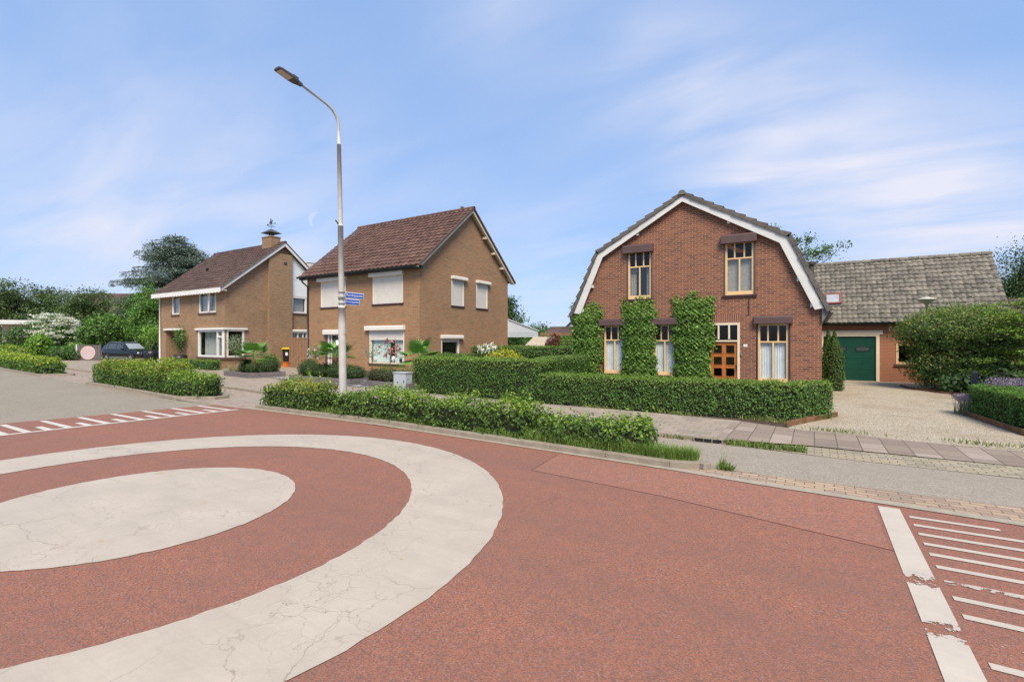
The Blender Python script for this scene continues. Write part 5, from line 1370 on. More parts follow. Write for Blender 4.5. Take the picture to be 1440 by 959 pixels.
climber('leafy climber column on the left corner of the red gambrel house', -7.78, -6.66, 3.08, .05, 1)
climber('leafy climber column between the two left ground floor windows', -5.84, -4.66, 3.20, .06, 2)
climber('leafy climber column just left of the orange wooden front door', -4.06, -2.80, 3.28, .16, 3)

# ------------------------------------------------------------------ shrubs and trees near the main house and garage
def column_conifer(label, x, y, h, r):
    n = 3600; z = RNG.random(n) ** .9 * h; a = RNG.random(n) * 2 * math.pi; rr = r * np.clip(np.minimum(1, (1 - z / h) * 2.2 + .03), 0, 1) * RNG.uniform(.8, 1.08, n)
    P_ = np.c_[x + rr * np.cos(a), y + rr * np.sin(a), z + .05]; N_ = np.c_[np.cos(a), np.sin(a), np.full(n, .6)]
    o = leaf_mesh('column_conifer', P_, N_, .07, pick([(.05, .095, .02), (.075, .13, .025), (.10, .17, .03), (.035, .07, .016)], n), 'needle', loc=(x, y, 0), aspect=.45, tilt=.5); tag(o, label, 'conifer', 'column conifers beside the garage')
    mb = MB(); mb.lathe([(r * .78, .0), (r * .78, h * .5), (.02, h * .92)], (x, y, 0), 10); mb.build('twig_shade_core', 'twig_shade', o)  # closed cone inside the needles, dark colour stands for inner shade


column_conifer('bright narrow conifer left of the green garage door', .62, 21.2, 2.10, .30)
column_conifer('dark narrow conifer half hidden by the house corner', .48, 23.6, 2.2, .27)
sc = (4.75, 23.9)
bl = [((sc[0], sc[1], 1.95), (1.75, 1.6, 1.15)), ((sc[0] - 1.0, sc[1] - .3, 2.05), (1.15, 1.2, .85)), ((sc[0] + .85, sc[1] + .2, 1.85), (.95, 1.1, .95)), ((sc[0] + .1, sc[1] - .2, 2.3), (1.30, 1.2, .72)), ((sc[0] + .1, sc[1] - .3, 1.0), (1.6, 1.4, .95)), ((sc[0] + .2, sc[1] - .5, .55), (1.25, 1.2, .6)), ((sc[0] - .95, sc[1] - .6, .8), (.95, .9, .72))]
bs = shrub('spreading_shrub', 'broad dark spreading shrub with reddish tips in front of the garage wall', 'shrub', bl, .085, 520, [(.06, .115, .03), (.08, .15, .04), (.042, .08, .024), (.10, .17, .045)], [(.17, .26, .06), (.21, .31, .06), (.26, .24, .08)], lump=.17, wl=.75, core=.62, aspect=.45, tip=.6, shell=(.66, 1.10))
n = 5200; D = unit(RNG.normal(0, 1, (n, 3))); D[:, 2] = np.abs(D[:, 2]) * .6 + .12
b_ = np.array(sc + (1.7,)); s_ = (RNG.uniform(.86, 1.0, n) + .13 * (np.sin(D[:, 0] * 9 + 2 * np.sin(D[:, 1] * 7)) * np.cos(D[:, 2] * 11)) + (RNG.random(n) < .12) * RNG.uniform(0, .2, n))[:, None]; tipP = b_ + unit(D) * np.array((2.1, 1.7, 1.40)) * s_
leaf_mesh('young_shoots', tipP, D, .08, pick([(.17, .27, .06), (.13, .22, .05), (.26, .24, .09), (.23, .32, .07)], n), 'leaf', parent=bs, aspect=.35)
mb = MB()
for a in range(7):
    w_ = a * .9; mb.tube([(sc[0] - .2, sc[1] - .4, 0), (sc[0] - .2 + .5 * math.cos(w_), sc[1] - .4 + .5 * math.sin(w_), .7), (sc[0] + 1.3 * math.cos(w_), sc[1] + 1.1 * math.sin(w_), 1.7)], [.06, .045, .02], 6)
mb.build('stems', 'bark', bs)
shrub('garden_shrub', 'broad leaved pale green shrub under the spreading bush', 'shrub', [((4.6, 22.2, .35), (.9, .6, .45)), ((5.4, 22.0, .45), (.8, .7, .55))], .15, 190, [(.08, .16, .05), (.11, .20, .07), (.06, .12, .035)], [(.16, .25, .10)], core=.7)
# tiered golden conifer
n = 0; PP = []; NN = []; cx, cy = 5.95, 21.6
for z, r in ((.5, 1.5), (.85, 1.7), (1.2, 1.65), (1.55, 1.5), (1.9, 1.45), (2.25, 1.2), (2.6, 1.05), (2.95, .7)):
    for _ in range(9):
        a = RNG.random() * 6.28; d = r * RNG.uniform(.35, 1); c_ = np.array((cx + d * math.cos(a), cy + d * math.sin(a), z + RNG.normal(0, .05))); k = 210
        PP.append(c_ + RNG.normal(0, 1, (k, 3)) * np.array((.22, .22, .055)) + np.array((math.cos(a), math.sin(a), -.3)) * (RNG.random((k, 1)) * .22)); NN.append(np.tile((math.cos(a) * .3, math.sin(a) * .3, 1), (k, 1)))
PP = np.concatenate(PP); NN = np.concatenate(NN)
o = leaf_mesh('tiered_conifer', PP, NN, .09, pick([(.12, .21, .03), (.17, .27, .035), (.08, .15, .025), (.22, .31, .05)], len(PP)), 'needle', loc=(cx, cy, 0), aspect=.4, tilt=.4); tag(o, 'golden green conifer with flat tiers of foliage at the right picture edge', 'conifer')
mb = MB(); mb.tube([(cx, cy, 0), (cx, cy, 2.9)], [.09, .02], 8)
for z in (.8, 1.2, 1.6, 2.0, 2.4):
    for a in range(5): mb.tube([(cx, cy, z - .15), (cx + 1.1 * math.cos(a * 1.26 + z), cy + 1.1 * math.sin(a * 1.26 + z), z)], [.03, .01], 5)
mb.build('trunk', 'bark', o)
# lavender
def lavender(label, poly, h, n):
    pa = np.array(poly); q = pa.min(0) + RNG.random((n * 2, 2)) * np.ptp(pa, 0); q = q[in_poly(q, poly)]; c = pa.mean(0)
    o = grass('lavender', np.c_[q, np.zeros(len(q))], h * .85, [(.12, .17, .10), (.16, .21, .13)], .012, .25, label, 'lavender', None, loc=(c[0], c[1], 0)); tag(o, label, 'lavender', 'lavender by the drive')
    m = np.repeat(q, 7, 0); P_ = np.c_[m + RNG.normal(0, .05, m.shape), h * RNG.uniform(.78, 1.12, len(m))]
    leaf_mesh('flowers', P_, np.tile((0, 0, 1.), (len(P_), 1)), .034, pick([(.26, .19, .34), (.33, .26, .40), (.20, .15, .27), (.30, .27, .30)], len(P_)), 'petal', parent=o)
lavender('purple lavender at the left end of the right hand hedge', [(2.92, 16.2), (3.1, 15.4), (3.3, 15.6), (3.25, 16.5)], .44, 130)
lavender('purple lavender drift behind the right hand hedge', [(3.7, 17.4), (3.9, 16.5), (5.4, 15.8), (5.8, 17.6)], .78, 620)
bp = thing('post_and_rail', 'black post with a low rail behind the right hand hedge', 'post', (3.72, 18.0, 0))
mb = MB(); mb.box(3.665, 3.775, 17.945, 18.055, 0, .95); mb.add([(3.665, 17.945, .95), (3.775, 17.945, .95), (3.775, 18.055, .95), (3.665, 18.055, .95), (3.72, 18.0, 1.0)], [(0, 1, 4), (1, 2, 4), (2, 3, 4), (3, 0, 4)]); mb.build('post', plain('blue_black_post', (.012, .014, .03), .35), bp, bevel=.006)
mb = MB(); mb.box(3.776, 5.3, 17.97, 18.03, .60, .66); mb.build('rail', 'black_plastic', bp)
gl = thing('garden_lamp', 'dish topped garden lamp rising above the spreading shrub', 'lamp', (3.72, 24.7, 0))
mb = MB(); mb.tube([(3.72, 24.7, 0), (3.72, 24.7, 3.2)], [.045, .035], 10); mb.build('pole', 'metal_pole', gl, smooth=True)
mb = MB(); mb.lathe([(.05, 3.2), (.10, 3.26), (.30, 3.40), (.315, 3.415), (.28, 3.44), (.10, 3.50), (.01, 3.52)], (3.72, 24.7, 0), 24); mb.build('lamp_shade', plain('pale_lamp_shade', (.48, .46, .38), .5), gl, smooth=True)
# timber and rusty edging boards
def boards(name, label, pts, h, mat='edge_wood', w=.035, z0=0.0):
    mb = MB(); c = pts[0]
    for (x0, y0), (x1, y1) in zip(pts[:-1], pts[1:]):
        L = math.hypot(x1 - x0, y1 - y0); mb.obox(((x0 + x1) / 2, (y0 + y1) / 2), L, w, z0, z0 + h, math.atan2(y1 - y0, x1 - x0))
    o = mb.build(name, mat, loc=(c[0], c[1], 0), bevel=.006); return tag(o, label, 'edging')
boards('edging_board', 'rusty brown edging board at the right end of the front hedge', [(-.50, 11.72), (.46, 13.9)], .13)
boards('edging_board', 'rusty brown edging board under the right hand hedge', [(3.08, 15.9), (3.38, 12.9), (4.2, 12.5)], .13)
boards('edging_board', 'low timber edging around the spreading shrub bed', [(2.9, 24.6), (3.05, 23.4), (3.7, 22.0), (5.0, 21.4)], .08)

# ------------------------------------------------------------------ front garden of the middle house: raised beds, palms, standards
def raised_bed(label, poly, h=.30):
    t = thing('raised_bed', label, 'planter', (poly[0][0], poly[0][1], 0), 'raised beds of grey timber')
    mb = MB(); n = len(poly)
    for i in range(n):
        (x0, y0), (x1, y1) = poly[i], poly[(i + 1) % n]; L = math.hypot(x1 - x0, y1 - y0); rz = math.atan2(y1 - y0, x1 - x0)
        for k in range(2): mb.obox(((x0 + x1) / 2, (y0 + y1) / 2), L + .07, .075 - .004 * k, .02 + k * h / 2, .012 + (k + 1) * h / 2, rz)
    mb.build('timber_frame', 'grey_wood', t, bevel=.006)
    mb = MB(); mb.prism(inset(poly, .05), 0.01, h - .05); mb.build('soil_fill', 'soil', t)
raised_bed('grey timber raised bed with a palm in front of the wooden gate', [(-25.2, 13.4), (-22.4, 13.0), (-21.9, 14.5), (-24.6, 15.1)])
raised_bed('grey timber raised bed behind the street lamp, before the middle house door', [(-19.7, 13.3), (-15.35, 12.95), (-15.3, 14.3), (-19.6, 14.6)])
raised_bed('grey timber raised bed beside the utility cabinet', [(-14.75, 12.98), (-12.05, 12.65), (-12.1, 13.1), (-12.4, 14.3), (-14.7, 14.35)])


def palm(label, x, y, zt, r, nf, trunk=.11):
    t = thing('fan_palm', label, 'palm', (x, y, 0), 'small fan palms')
    mb = MB(); mb.tube([(x, y, .05), (x, y, zt * .5), (x, y, zt)], [trunk, trunk * 1.15, trunk * .8], 10); mb.build('trunk', 'palm_trunk', t)
    V = []; F = []
    for i in range(nf):
        a = i * 2.399 + random.uniform(-.2, .2); el = random.uniform(-.25, 1.15); L = r * random.uniform(.45, .6); d = Vector((math.cos(a) * math.cos(el), math.sin(a) * math.cos(el), math.sin(el)))
        tip = Vector((x, y, zt)) + d * L; s = Vector((-math.sin(a), math.cos(a), 0)); u_ = s.cross(d).normalized()
        k0 = len(V); q = s * .006; V += [Vector((x, y, zt)) - q, Vector((x, y, zt)) + q, tip + q, tip - q]; F.append((k0, k0 + 1, k0 + 2, k0 + 3))
        for b in range(17):
            w = (b - 8) / 8 * 1.75; bd = (d * math.cos(w) + s * math.sin(w)).normalized(); ln = r * .55 * (1 - .25 * abs(w) / 1.75); wd = bd.cross(u_) * .024
            k0 = len(V); m = tip + bd * ln * .55; e = tip + bd * ln - Vector((0, 0, .12 * ln)); V += [tip - wd * .3, tip + wd * .3, m + wd, m - wd, e + wd * .1, e - wd * .1]; F += [(k0, k0 + 1, k0 + 2, k0 + 3), (k0 + 3, k0 + 2, k0 + 4, k0 + 5)]
    mb = MB(); mb.v = [tuple(v_) for v_ in V]; mb.f = F; mb.mi = [0] * len(F); mb.build('fronds', PALM, t)
PALM = plain('palm_leaf', (.15, .32, .055), .5, .3, 4)
palm('fan palm with a shaggy brown trunk in the bed before the wooden gate', -23.5, 13.9, .95, 1.05, 26)
palm('fan palm with a shaggy brown trunk beside the street lamp', -17.45, 13.9, 1.15, .95, 30, .13)
palm('fan palm spreading over the left end of the tall hedge', -13.25, 14.55, 1.12, .95, 26)


def standard(label, x, y, z, r, leaf, pal, flowers=None, nfl=22, cat='small tree', name='standard_tree', dens=260, stem=.018, loose=False):
    t = thing(name, label, cat, (x, y, 0))
    mb = MB(); mb.tube([(x, y, 0), (x + .02, y, z * .5), (x, y, z)], [stem, stem * .9, stem * .7], 7)
    for a in range(6): mb.tube([(x, y, z - r * .6), (x + r * .7 * math.cos(a), y + r * .7 * math.sin(a), z + r * .4 * math.sin(a * 2.3))], [stem * .5, stem * .2], 5)
    mb.build('stem', 'bark', t)
    P_, N_ = blob_pts((x, y, z), (r, r, r * 1.1), int(dens * 12 * r * r), .22, r * 1.2, (.25, 1.1) if loose else (.5, 1.1))
    leaf_mesh('crown', P_, N_, leaf, pick(pal, len(P_)), 'leaf', parent=t)
    if flowers:
        P_, N_ = blob_pts((x, y, z), (r * 1.02, r * 1.02, r * 1.05), nfl, .2, r); P_ = np.repeat(P_, 26, 0) + RNG.normal(0, .028, (nfl * 26, 3))
        leaf_mesh('flowers', P_, np.repeat(N_, 26, 0), .05, pick(flowers, len(P_)), 'petal', parent=t, aspect=.9)


standard('silvery round headed tree before the white corner window', -30.3, 16.75, 1.6, .52, .075, G_SILVER)
standard('silvery small headed tree right of the white corner window', -27.9, 16.2, 1.45, .36, .07, G_SILVER, dens=220)
standard('white rose standard left of the middle house door', -19.15, 14.2, 1.25, .36, .06, G_MID, WHITE_P, 14, cat='rose', name='standard_rose', loose=True)
standard('thin silvery standard before the large lower window', -15.05, 13.75, 1.35, .36, .05, G_SILVER, dens=170, loose=True)
standard('pink rose standard before the large lower window', -14.0, 13.7, 1.5, .40, .055, G_MID, [(.62, .22, .25), (.66, .34, .34), (.50, .08, .09)], 24, cat='rose', name='standard_rose', dens=110, loose=True)
P_ = None


def box_ball(label, x, y, r, pal=G_DARK, top=None, grp='box balls in the raised beds'):
    shrub('box_ball', label, 'shrub', [((x, y, .25 + r * .62), (r, r, r * .85))], .05, 700, pal, top or [(.07, .13, .03), (.10, .16, .04)], lump=.05, wl=.5, core=.82, group=grp)
BB = 'dark clipped shrub ball in one of the grey timber beds'
for (x, y, r) in ((-24.3, 14.1, .42), (-23.0, 13.6, .36), (-22.5, 14.1, .48), (-24.0, 13.75, .3), (-19.2, 13.9, .50), (-18.6, 13.75, .40), (-17.9, 13.75, .42), (-16.9, 13.65, .46), (-16.3, 13.6, .42), (-15.75, 13.6, .38)):
    box_ball(BB, x, y, r)
for (x, y, r) in ((-14.35, 13.3, .34), (-13.85, 13.22, .34), (-13.3, 13.15, .34), (-12.75, 13.1, .34)):
    box_ball('reddish brown clipped shrub in the bed by the utility cabinet', x, y, r, [(.07, .075, .03), (.10, .085, .04), (.06, .09, .03), (.12, .10, .05)], [(.14, .13, .06), (.11, .15, .05)], 'reddish shrubs by the cabinet')
def tuft(label, x, y, z, h, cols, n=260, w=.012, spread=.16, bend=.7):
    q = np.c_[x + RNG.normal(0, spread, n), y + RNG.normal(0, spread, n), np.full(n, z)]
    o = grass('ornamental_grass', q, h, cols, w, bend, label, 'grass', None, loc=(x, y, 0)); tag(o, label, 'grass', 'ornamental grass tufts')
tuft('green grass tuft on the left behind the reddish clipped shrubs', -14.25, 13.75, .25, .62, [(.12, .25, .04), (.17, .31, .05)])
tuft('green grass tuft on the right behind the reddish clipped shrubs', -13.1, 13.6, .25, .58, [(.12, .25, .04), (.17, .31, .05)])
tuft('straw coloured grass tuft at the left end of the palm bed', -25.0, 13.75, .2, .38, [(.42, .38, .22), (.34, .32, .17)])
shrub('hydrangea', 'dark leafy bush in the palm bed by the wooden gate', 'shrub', [((-23.0, 14.4, .7), (.55, .5, .45))], .09, 260, G_MID, [(.13, .22, .05)], core=.7)
# white garden roses and yellow bush behind the tall hedge
o = shrub('rose_bush', 'white flowering rose bush against the gable side of the middle house', 'rose', [((-12.65, 18.6, 1.0), (.65, .55, .55))], .08, 260, G_MID, core=.6)
P_, N_ = blob_pts((-12.65, 18.6, 1.22), (.62, .5, .48), 30, .1, .5); P_ = P_[P_[:, 2] > 1.15]; k = len(P_); P_ = np.repeat(P_, 30, 0) + RNG.normal(0, .05, (k * 30, 3)); leaf_mesh('flowers', P_, np.tile((0, -.4, 1.), (len(P_), 1)), .085, pick([(.74, .72, .62), (.80, .78, .70)], len(P_)), 'petal', parent=o, aspect=.9)
shrub('golden_shrub', 'bright yellow leaved bush behind the tall clipped hedge', 'shrub', [((-10.2, 16.0, .85), (.85, .6, .62))], .07, 620, [(.42, .40, .03), (.52, .47, .04), (.33, .36, .03)], core=.8)
shrub('dome_shrub', 'light green dome shaped bush in the back garden', 'shrub', [((-11.2, 24.2, 1.05), (.75, .75, 1.0))], .08, 420, [(.13, .23, .04), (.17, .27, .05), (.10, .19, .035)], core=.8)
shrub('red_maple', 'dark red leaved maple left of the dome shaped bush', 'shrub', [((-12.35, 24.6, 1.45), (.6, .55, .72)), ((-12.1, 24.6, .9), (.5, .5, .5))], .09, 320, [(.14, .02, .025), (.20, .03, .035), (.09, .015, .02)], core=.6)
shrub('garden_shrub', 'mixed green bush under the white canopy', 'shrub', [((-15.3, 29.5, 1.2), (1.8, 1.0, 1.0)), ((-13.2, 29.8, 1.2), (1.4, 1.0, .9))], .12, 170, G_MID, G_LIME, core=.75)
shrub('garden_shrub', 'mixed green bush behind the dome shaped bush', 'shrub', [((-10.6, 28.5, 1.1), (1.6, .9, 1.0)), ((-12.6, 28.8, 1.0), (1.4, .9, .95))], .12, 170, G_MID, G_LIME, core=.75)
pg = thing('pergola', 'brown timber pergola beam in the back garden', 'pergola', (-12.3, 26.5, 0))
mb = MB(); mb.box(-14.3, -10.2, 26.45, 26.55, 2.12, 2.28); mb.build('beam', 'fence_wood', pg)
for x in (-14.25, -10.35):
    mb = MB(); mb.box(x, x + .1, 26.46, 26.54, 0, 2.12); mb.build('post', 'fence_wood', pg)
gs = thing('garden_shelter', 'small wooden shelter with a pale sloping roof behind the canopy post', 'shelter', (-13.9, 25.6, 0))
mb = MB(); mb.hexa([(-14.6, 25.0, 1.42), (-13.2, 25.0, 1.42), (-13.0, 25.9, 2.0), (-14.4, 25.9, 2.0), (-14.6, 25.0, 1.47), (-13.2, 25.0, 1.47), (-13.0, 25.9, 2.05), (-14.4, 25.9, 2.05)]); mb.build('roof', plain('pale_wood', (.42, .36, .28), .8), gs)
for x, y in ((-14.5, 25.1), (-13.3, 25.1), (-14.35, 25.8), (-13.15, 25.8)):
    mb = MB(); mb.box(x, x + .07, y, y + .07, 0, 1.42 if y < 25.5 else 1.95); mb.build('post', 'fence_wood', gs)
mb = MB(); mb.box(-14.45, -13.2, 25.12, 25.16, .5, 1.2); mb.build('side_panel', 'fence_wood', gs)
sw = thing('wooden_trestle', 'pale wooden trestle under the white canopy', 'trestle', (-15.0, 25.4, 0))
mb = MB(); mb.tube([(-15.3, 25.0, 1.5), (-14.0, 25.9, 1.5)], .035, 8); mb.build('rail', 'fence_wood', sw)
mb = MB(); mb.tube([(-15.4, 24.85, 0), (-15.27, 25.02, 1.52)], .04, 8); mb.build('leg', plain('pale_leg', (.5, .45, .36), .7), sw)

# ------------------------------------------------------------------ cabinet, bin, gate, pots
cb = thing('utility_cabinet', 'grey street utility cabinet in front of the tall clipped hedge', 'cabinet', (-12.4, 12.8, 0))
mb = MB(); mb.box(-12.72, -12.14, 12.62, 12.96, 0, .66); mb.build('body', 'cabinet', cb, bevel=.012)
mb = MB(); mb.box(-12.745, -12.115, 12.595, 12.985, .662, .70); mb.build('lid', 'cabinet', cb, bevel=.008)
mb = MB(); mb.box(-12.69, -12.17, 12.611, 12.619, .08, .63); dr = mb.build('door', 'cabinet', cb, bevel=.004)
mb = MB(); mb.box(-12.22, -12.19, 12.596, 12.610, .34, .42); mb.build('lock', 'lamp_dark', dr)
wb = thing('wheelie_bin', 'black wheelie bin with a yellow lid beside the wooden gate', 'bin', (-31.1, 20.9, 0))
x0, y0 = -31.42, 20.6
mb = MB(); mb.hexa([(x0 + .06, y0 + .06, .1), (x0 + .62, y0 + .06, .1), (x0 + .62, y0 + .6, .1), (x0 + .06, y0 + .6, .1), (x0, y0, 1.22), (x0 + .68, y0, 1.22), (x0 + .68, y0 + .7, 1.22), (x0, y0 + .7, 1.22)]); mb.build('body', 'black_plastic', wb, bevel=.03)
mb = MB(); mb.hexa([(x0 - .03, y0 - .05, 1.225), (x0 + .71, y0 - .05, 1.225), (x0 + .71, y0 + .74, 1.225), (x0 - .03, y0 + .74, 1.225), (x0 + .02, y0, 1.33), (x0 + .66, y0, 1.33), (x0 + .66, y0 + .7, 1.38), (x0 + .02, y0 + .7, 1.38)]); mb.build('lid', 'yellow_plastic', wb, bevel=.02)
for x in (x0 + .03, x0 + .59):
    mb = MB(); mb.tube([(x, y0 + .62, .11), (x + .06, y0 + .62, .11)], .11, 14); mb.build('wheel', 'tyre', wb)
mb = MB(); mb.box(x0 + .40, x0 + .64, y0 - .012, y0 + .02, .80, 1.02); mb.build('sticker', 'sign_white', wb)
cr = MB(); cr.box(-30.42, -30.12, 20.0, 20.25, .0, .34); o = cr.build('storage_box', 'orange_plastic', loc=(-30.27, 20.1, 0), bevel=.02); tag(o, 'small orange box on the ground beside the wheelie bin', 'box')
mb = MB(); mb.prism([(-30.44, 19.98), (-30.10, 19.98), (-30.10, 20.27), (-30.44, 20.27)], .342, .38); mb.build('lid', 'orange_plastic', o, bevel=.01)
gt = thing('wooden_gate', 'brown vertical board gate between the left and middle house', 'gate', (-26.8, 20.2, 0))
mb = MB(); n = 44
for k in range(n):
    x = -30.0 + k * .148; mb.box(x, x + .128, 20.18 + .02 * (k % 2), 20.215 + .02 * (k % 2), .06, 2.02 + .015 * math.sin(k * 2.1))
mb.build('board_panel', 'fence_wood', gt)
for z in (.4, 1.6):
    mb = MB(); mb.box(-30.0, -23.6, 20.24, 20.28, z, z + .09); mb.build('crossbar', 'fence_wood', gt)


def pot_plant(label, x, y, h, r, crown, crown_z, pal, leaf=.10, dens=110):
    t = thing('potted_tree', label, 'potted tree', (x, y, 0))
    mb = MB(); mb.lathe([(r * .62, 0), (r * .92, h * .35), (r, h * .7), (r * .86, h), (r * .76, h), (r * .72, h * .9)], (x, y, 0), 18); mb.build('pot', 'black_plastic', t, smooth=True)
    mb = MB(); mb.tube([(x, y, h * .8), (x + .05, y, crown_z - crown[2])], [.05, .03], 7)
    for a in range(7): mb.tube([(x + .05, y, crown_z - crown[2]), (x + crown[0] * .6 * math.cos(a), y + crown[1] * .6 * math.sin(a), crown_z + crown[2] * .4 * math.sin(a * 2))], [.025, .01], 5)
    mb.build('trunk', 'bark', t)
    P_, N_ = blob_pts((x, y, crown_z), crown, int(dens * 12 * crown[0] * crown[2]), .22, crown[0], (.35, 1.1)); leaf_mesh('crown', P_, N_, leaf, pick(pal, len(P_)), 'leaf', parent=t)
pot_plant('bright green potted tree with a dark pot beside the black car', -45.4, 18.4, 1.05, .55, (.95, .9, .75), 2.35, G_LIME + G_MID[:2], .16, 90)
pot_plant('slender potted tree with a dark round pot before the porch', -36.9, 16.65, .85, .45, (.50, .5, .95), 1.95, G_MID, .12, 110)

# oval plaque fence at the far driveway
ov = thing('oval_sign_fence', 'dark slatted fence panel carrying an oval pink artwork', 'fence', (-55.4, 17.5, 0))
ca, sa = math.cos(.35), math.sin(.35); OP = lambda a, z, o: (-55.4 + a * ca + o * sa, 17.5 + a * sa - o * ca, z)
mb = MB()
for k in range(13): pbox(mb, OP, -1.15 + k * .19, -1.15 + k * .19 + .13, .05, 1.38, -.02, .02)
pbox(mb, OP, -1.2, 1.35, 1.385, 1.44, -.03, .03); mb.build('slat_panel', 'grey_wood', ov)
for a in (-1.25, 1.38):
    mb = MB(); pbox(mb, OP, a - .05, a + .05, 0, 1.5, -.05, .05); mb.build('post', 'white' if a < 0 else 'grey_wood', ov)
m, nt, b, out = new_mat('oval_art'); T = NT(nt); p = T.pos()
c = T.mix(T.ramp(T.noise(p, 2.2, 4, .6, .8), .42, .58), (.60, .40, .33), (.46, .46, .58)); T.l(T.mix(T.ramp(T.noise(p, 3.5, 3), .55, .7), c, (.55, .25, .28)), b.inputs['Base Color']); M['oval_art'] = m
mb = MB(); mb.ext(oval(OP, 0.05, .74, .80, .60, 40) if False else [(.05 + .82 * math.cos(2 * math.pi * k / 40), .74 + .60 * math.sin(2 * math.pi * k / 40)) for k in range(40)], lambda a, z, o: OP(a, z, o), .025, .06); pl = mb.build('oval_plaque', plain('plaque_rim', (.60, .47, .38), .6), ov)
mb = MB(); mb.ext([(.05 + .70 * math.cos(2 * math.pi * k / 40), .74 + .49 * math.sin(2 * math.pi * k / 40)) for k in range(40)], lambda a, z, o: OP(a, z, o), .06, .065); mb.build('artwork', 'oval_art', pl)

# ------------------------------------------------------------------ parked car
car = thing('parked_car', 'black sport utility car parked on the drive of the left house', 'car', (0, 0, 0))
# stations along the length: x, half width, z bottom, z sill, z belt, half width at roof, z roof
ST = [(-2.16, .62, .42, .60, .86, .56, .90), (-2.10, .80, .36, .62, .98, .70, 1.06), (-1.92, .88, .30, .62, 1.02, .68, 1.42), (-1.55, .915, .27, .60, 1.02, .66, 1.56), (-.9, .92, .26, .58, 1.00, .67, 1.62), (-.1, .92, .26, .57, .98, .67, 1.61), (.35, .92, .26, .57, .97, .64, 1.53), (.72, .92, .26, .58, .96, .70, 1.22), (.98, .915, .26, .58, .95, .76, 1.03), (1.5, .90, .27, .58, .92, .72, .98), (1.95, .84, .30, .56, .84, .62, .90), (2.14, .74, .34, .54, .74, .52, .80), (2.20, .60, .40, .54, .68, .40, .72)]
def csec(s):
    x, w, zb, zs, zt, wr, zr = s; h = [(0, zb), (w * .86, zb), (w * .97, zb + .1), (w, zs), (w * .985, (zs + zt) / 2 + .05), (w * .95, zt), ((w * .95 + wr) / 2 + .02, (zt + zr) / 2 + .01), (wr, zr - .035), (wr * .8, zr), (0, zr + .015)]
    return h
mb = MB(); vs = []; fs = []; ncs = 19
for s in ST:
    h = csec(s); full = [(-y, z) for y, z in h[::-1]][:-1] + h; vs += [(s[0], y, z) for y, z in full]
K = len(vs) // len(ST)
for i in range(len(ST) - 1):
    for k in range(K - 1): fs.append((i * K + k, i * K + k + 1, (i + 1) * K + k + 1, (i + 1) * K + k))
fs += [tuple(range(K)), tuple(range((len(ST) - 1) * K, len(ST) * K))[::-1]]; mb.add(vs, fs); bd = mb.build('body', 'car_paint', car, smooth=True)
def interp(x):
    return [float(np.interp(x, [s[0] for s in ST], [s[j] for s in ST])) for j in range(7)]
def side_pt(x, t, sg, off=.006):     # t 0 belt .. 1 roof edge
    s = interp(x); h = csec([x] + s[1:]); a, b_, c_ = Vector(h[5]), Vector(h[6]), Vector(h[7]); q = a.lerp(b_, t * 2) if t < .5 else b_.lerp(c_, t * 2 - 1); return (x, sg * (q.x + off), q.y)
for sg in (-1, 1):
    for nm, xa_, xb_, ra, rb in (('rear_quarter_window', -1.72, -1.32, -1.5, -1.32), ('side_window', -1.26, -.36, -1.26, -.36), ('side_window', -.28, .72, -.28, .30)):
        mb = MB(); n = 6; v_ = []
        for k in range(n + 1):
            t = k / n; v_ += [side_pt(xa_ + (xb_ - xa_) * t, .10, sg), side_pt(ra + (rb - ra) * t, .55, sg), side_pt(ra + (rb - ra) * t, .90, sg)]
        mb.add(v_, [(3 * k + j, 3 * k + 3 + j, 3 * k + 4 + j, 3 * k + 1 + j) for k in range(n) for j in (0, 1)]); mb.build(nm, 'car_glass', bd)
    mb = MB(); mb.obox((.62, sg * 1.03), .16, .22, 1.00, 1.14, 0); mb.build('wing_mirror', 'car_paint', bd, bevel=.03)
    mb = MB(); mb.add([(1.98, sg * .80, .66), (2.13, sg * .56, .64), (2.13, sg * .54, .76), (1.93, sg * .78, .80)], [(0, 1, 2, 3)]); o = mb.build('headlight', 'headlight', bd); o.location = (.035, sg * .03, .015)
    mb = MB(); mb.box(-1.0, 1.0, sg * .925 - .012, sg * .925 + .012, .30, .40); mb.build('sill_trim', 'grey_gutter', bd, bevel=.008)
    mb = MB(); mb.tube([(-1.5, sg * .64, 1.60), (-.9, sg * .66, 1.665), (.1, sg * .64, 1.64)], .018, 6); mb.build('roof_rail', 'rim', bd)
def glass_strip(nm, x0_, x1_, z_off, wf, mat):
    mb = MB(); v_ = []; n = 5
    for k in range(n + 1):
        x = x0_ + (x1_ - x0_) * k / n; s = interp(x); v_ += [(x, -s[5] * wf, s[6] + z_off), (x, 0, s[6] + z_off + .012), (x, s[5] * wf, s[6] + z_off)]
    mb.add(v_, [(3 * k + j, 3 * k + 3 + j, 3 * k + 4 + j, 3 * k + 1 + j) for k in range(n) for j in (0, 1)]); mb.build(nm, mat, bd, smooth=True)
glass_strip('windscreen', .34, .93, .008, .92, 'screen_glass'); glass_strip('rear_window', -2.02, -1.66, .008, .9, 'car_glass')
mb = MB(); mb.box(2.175, 2.215, -.42, .42, .50, .70); mb.build('grille', 'black_plastic', bd, bevel=.02)
mb = MB(); mb.box(2.215, 2.23, -.26, .26, .40, .51); mb.build('number_plate', 'plate_yellow', bd)
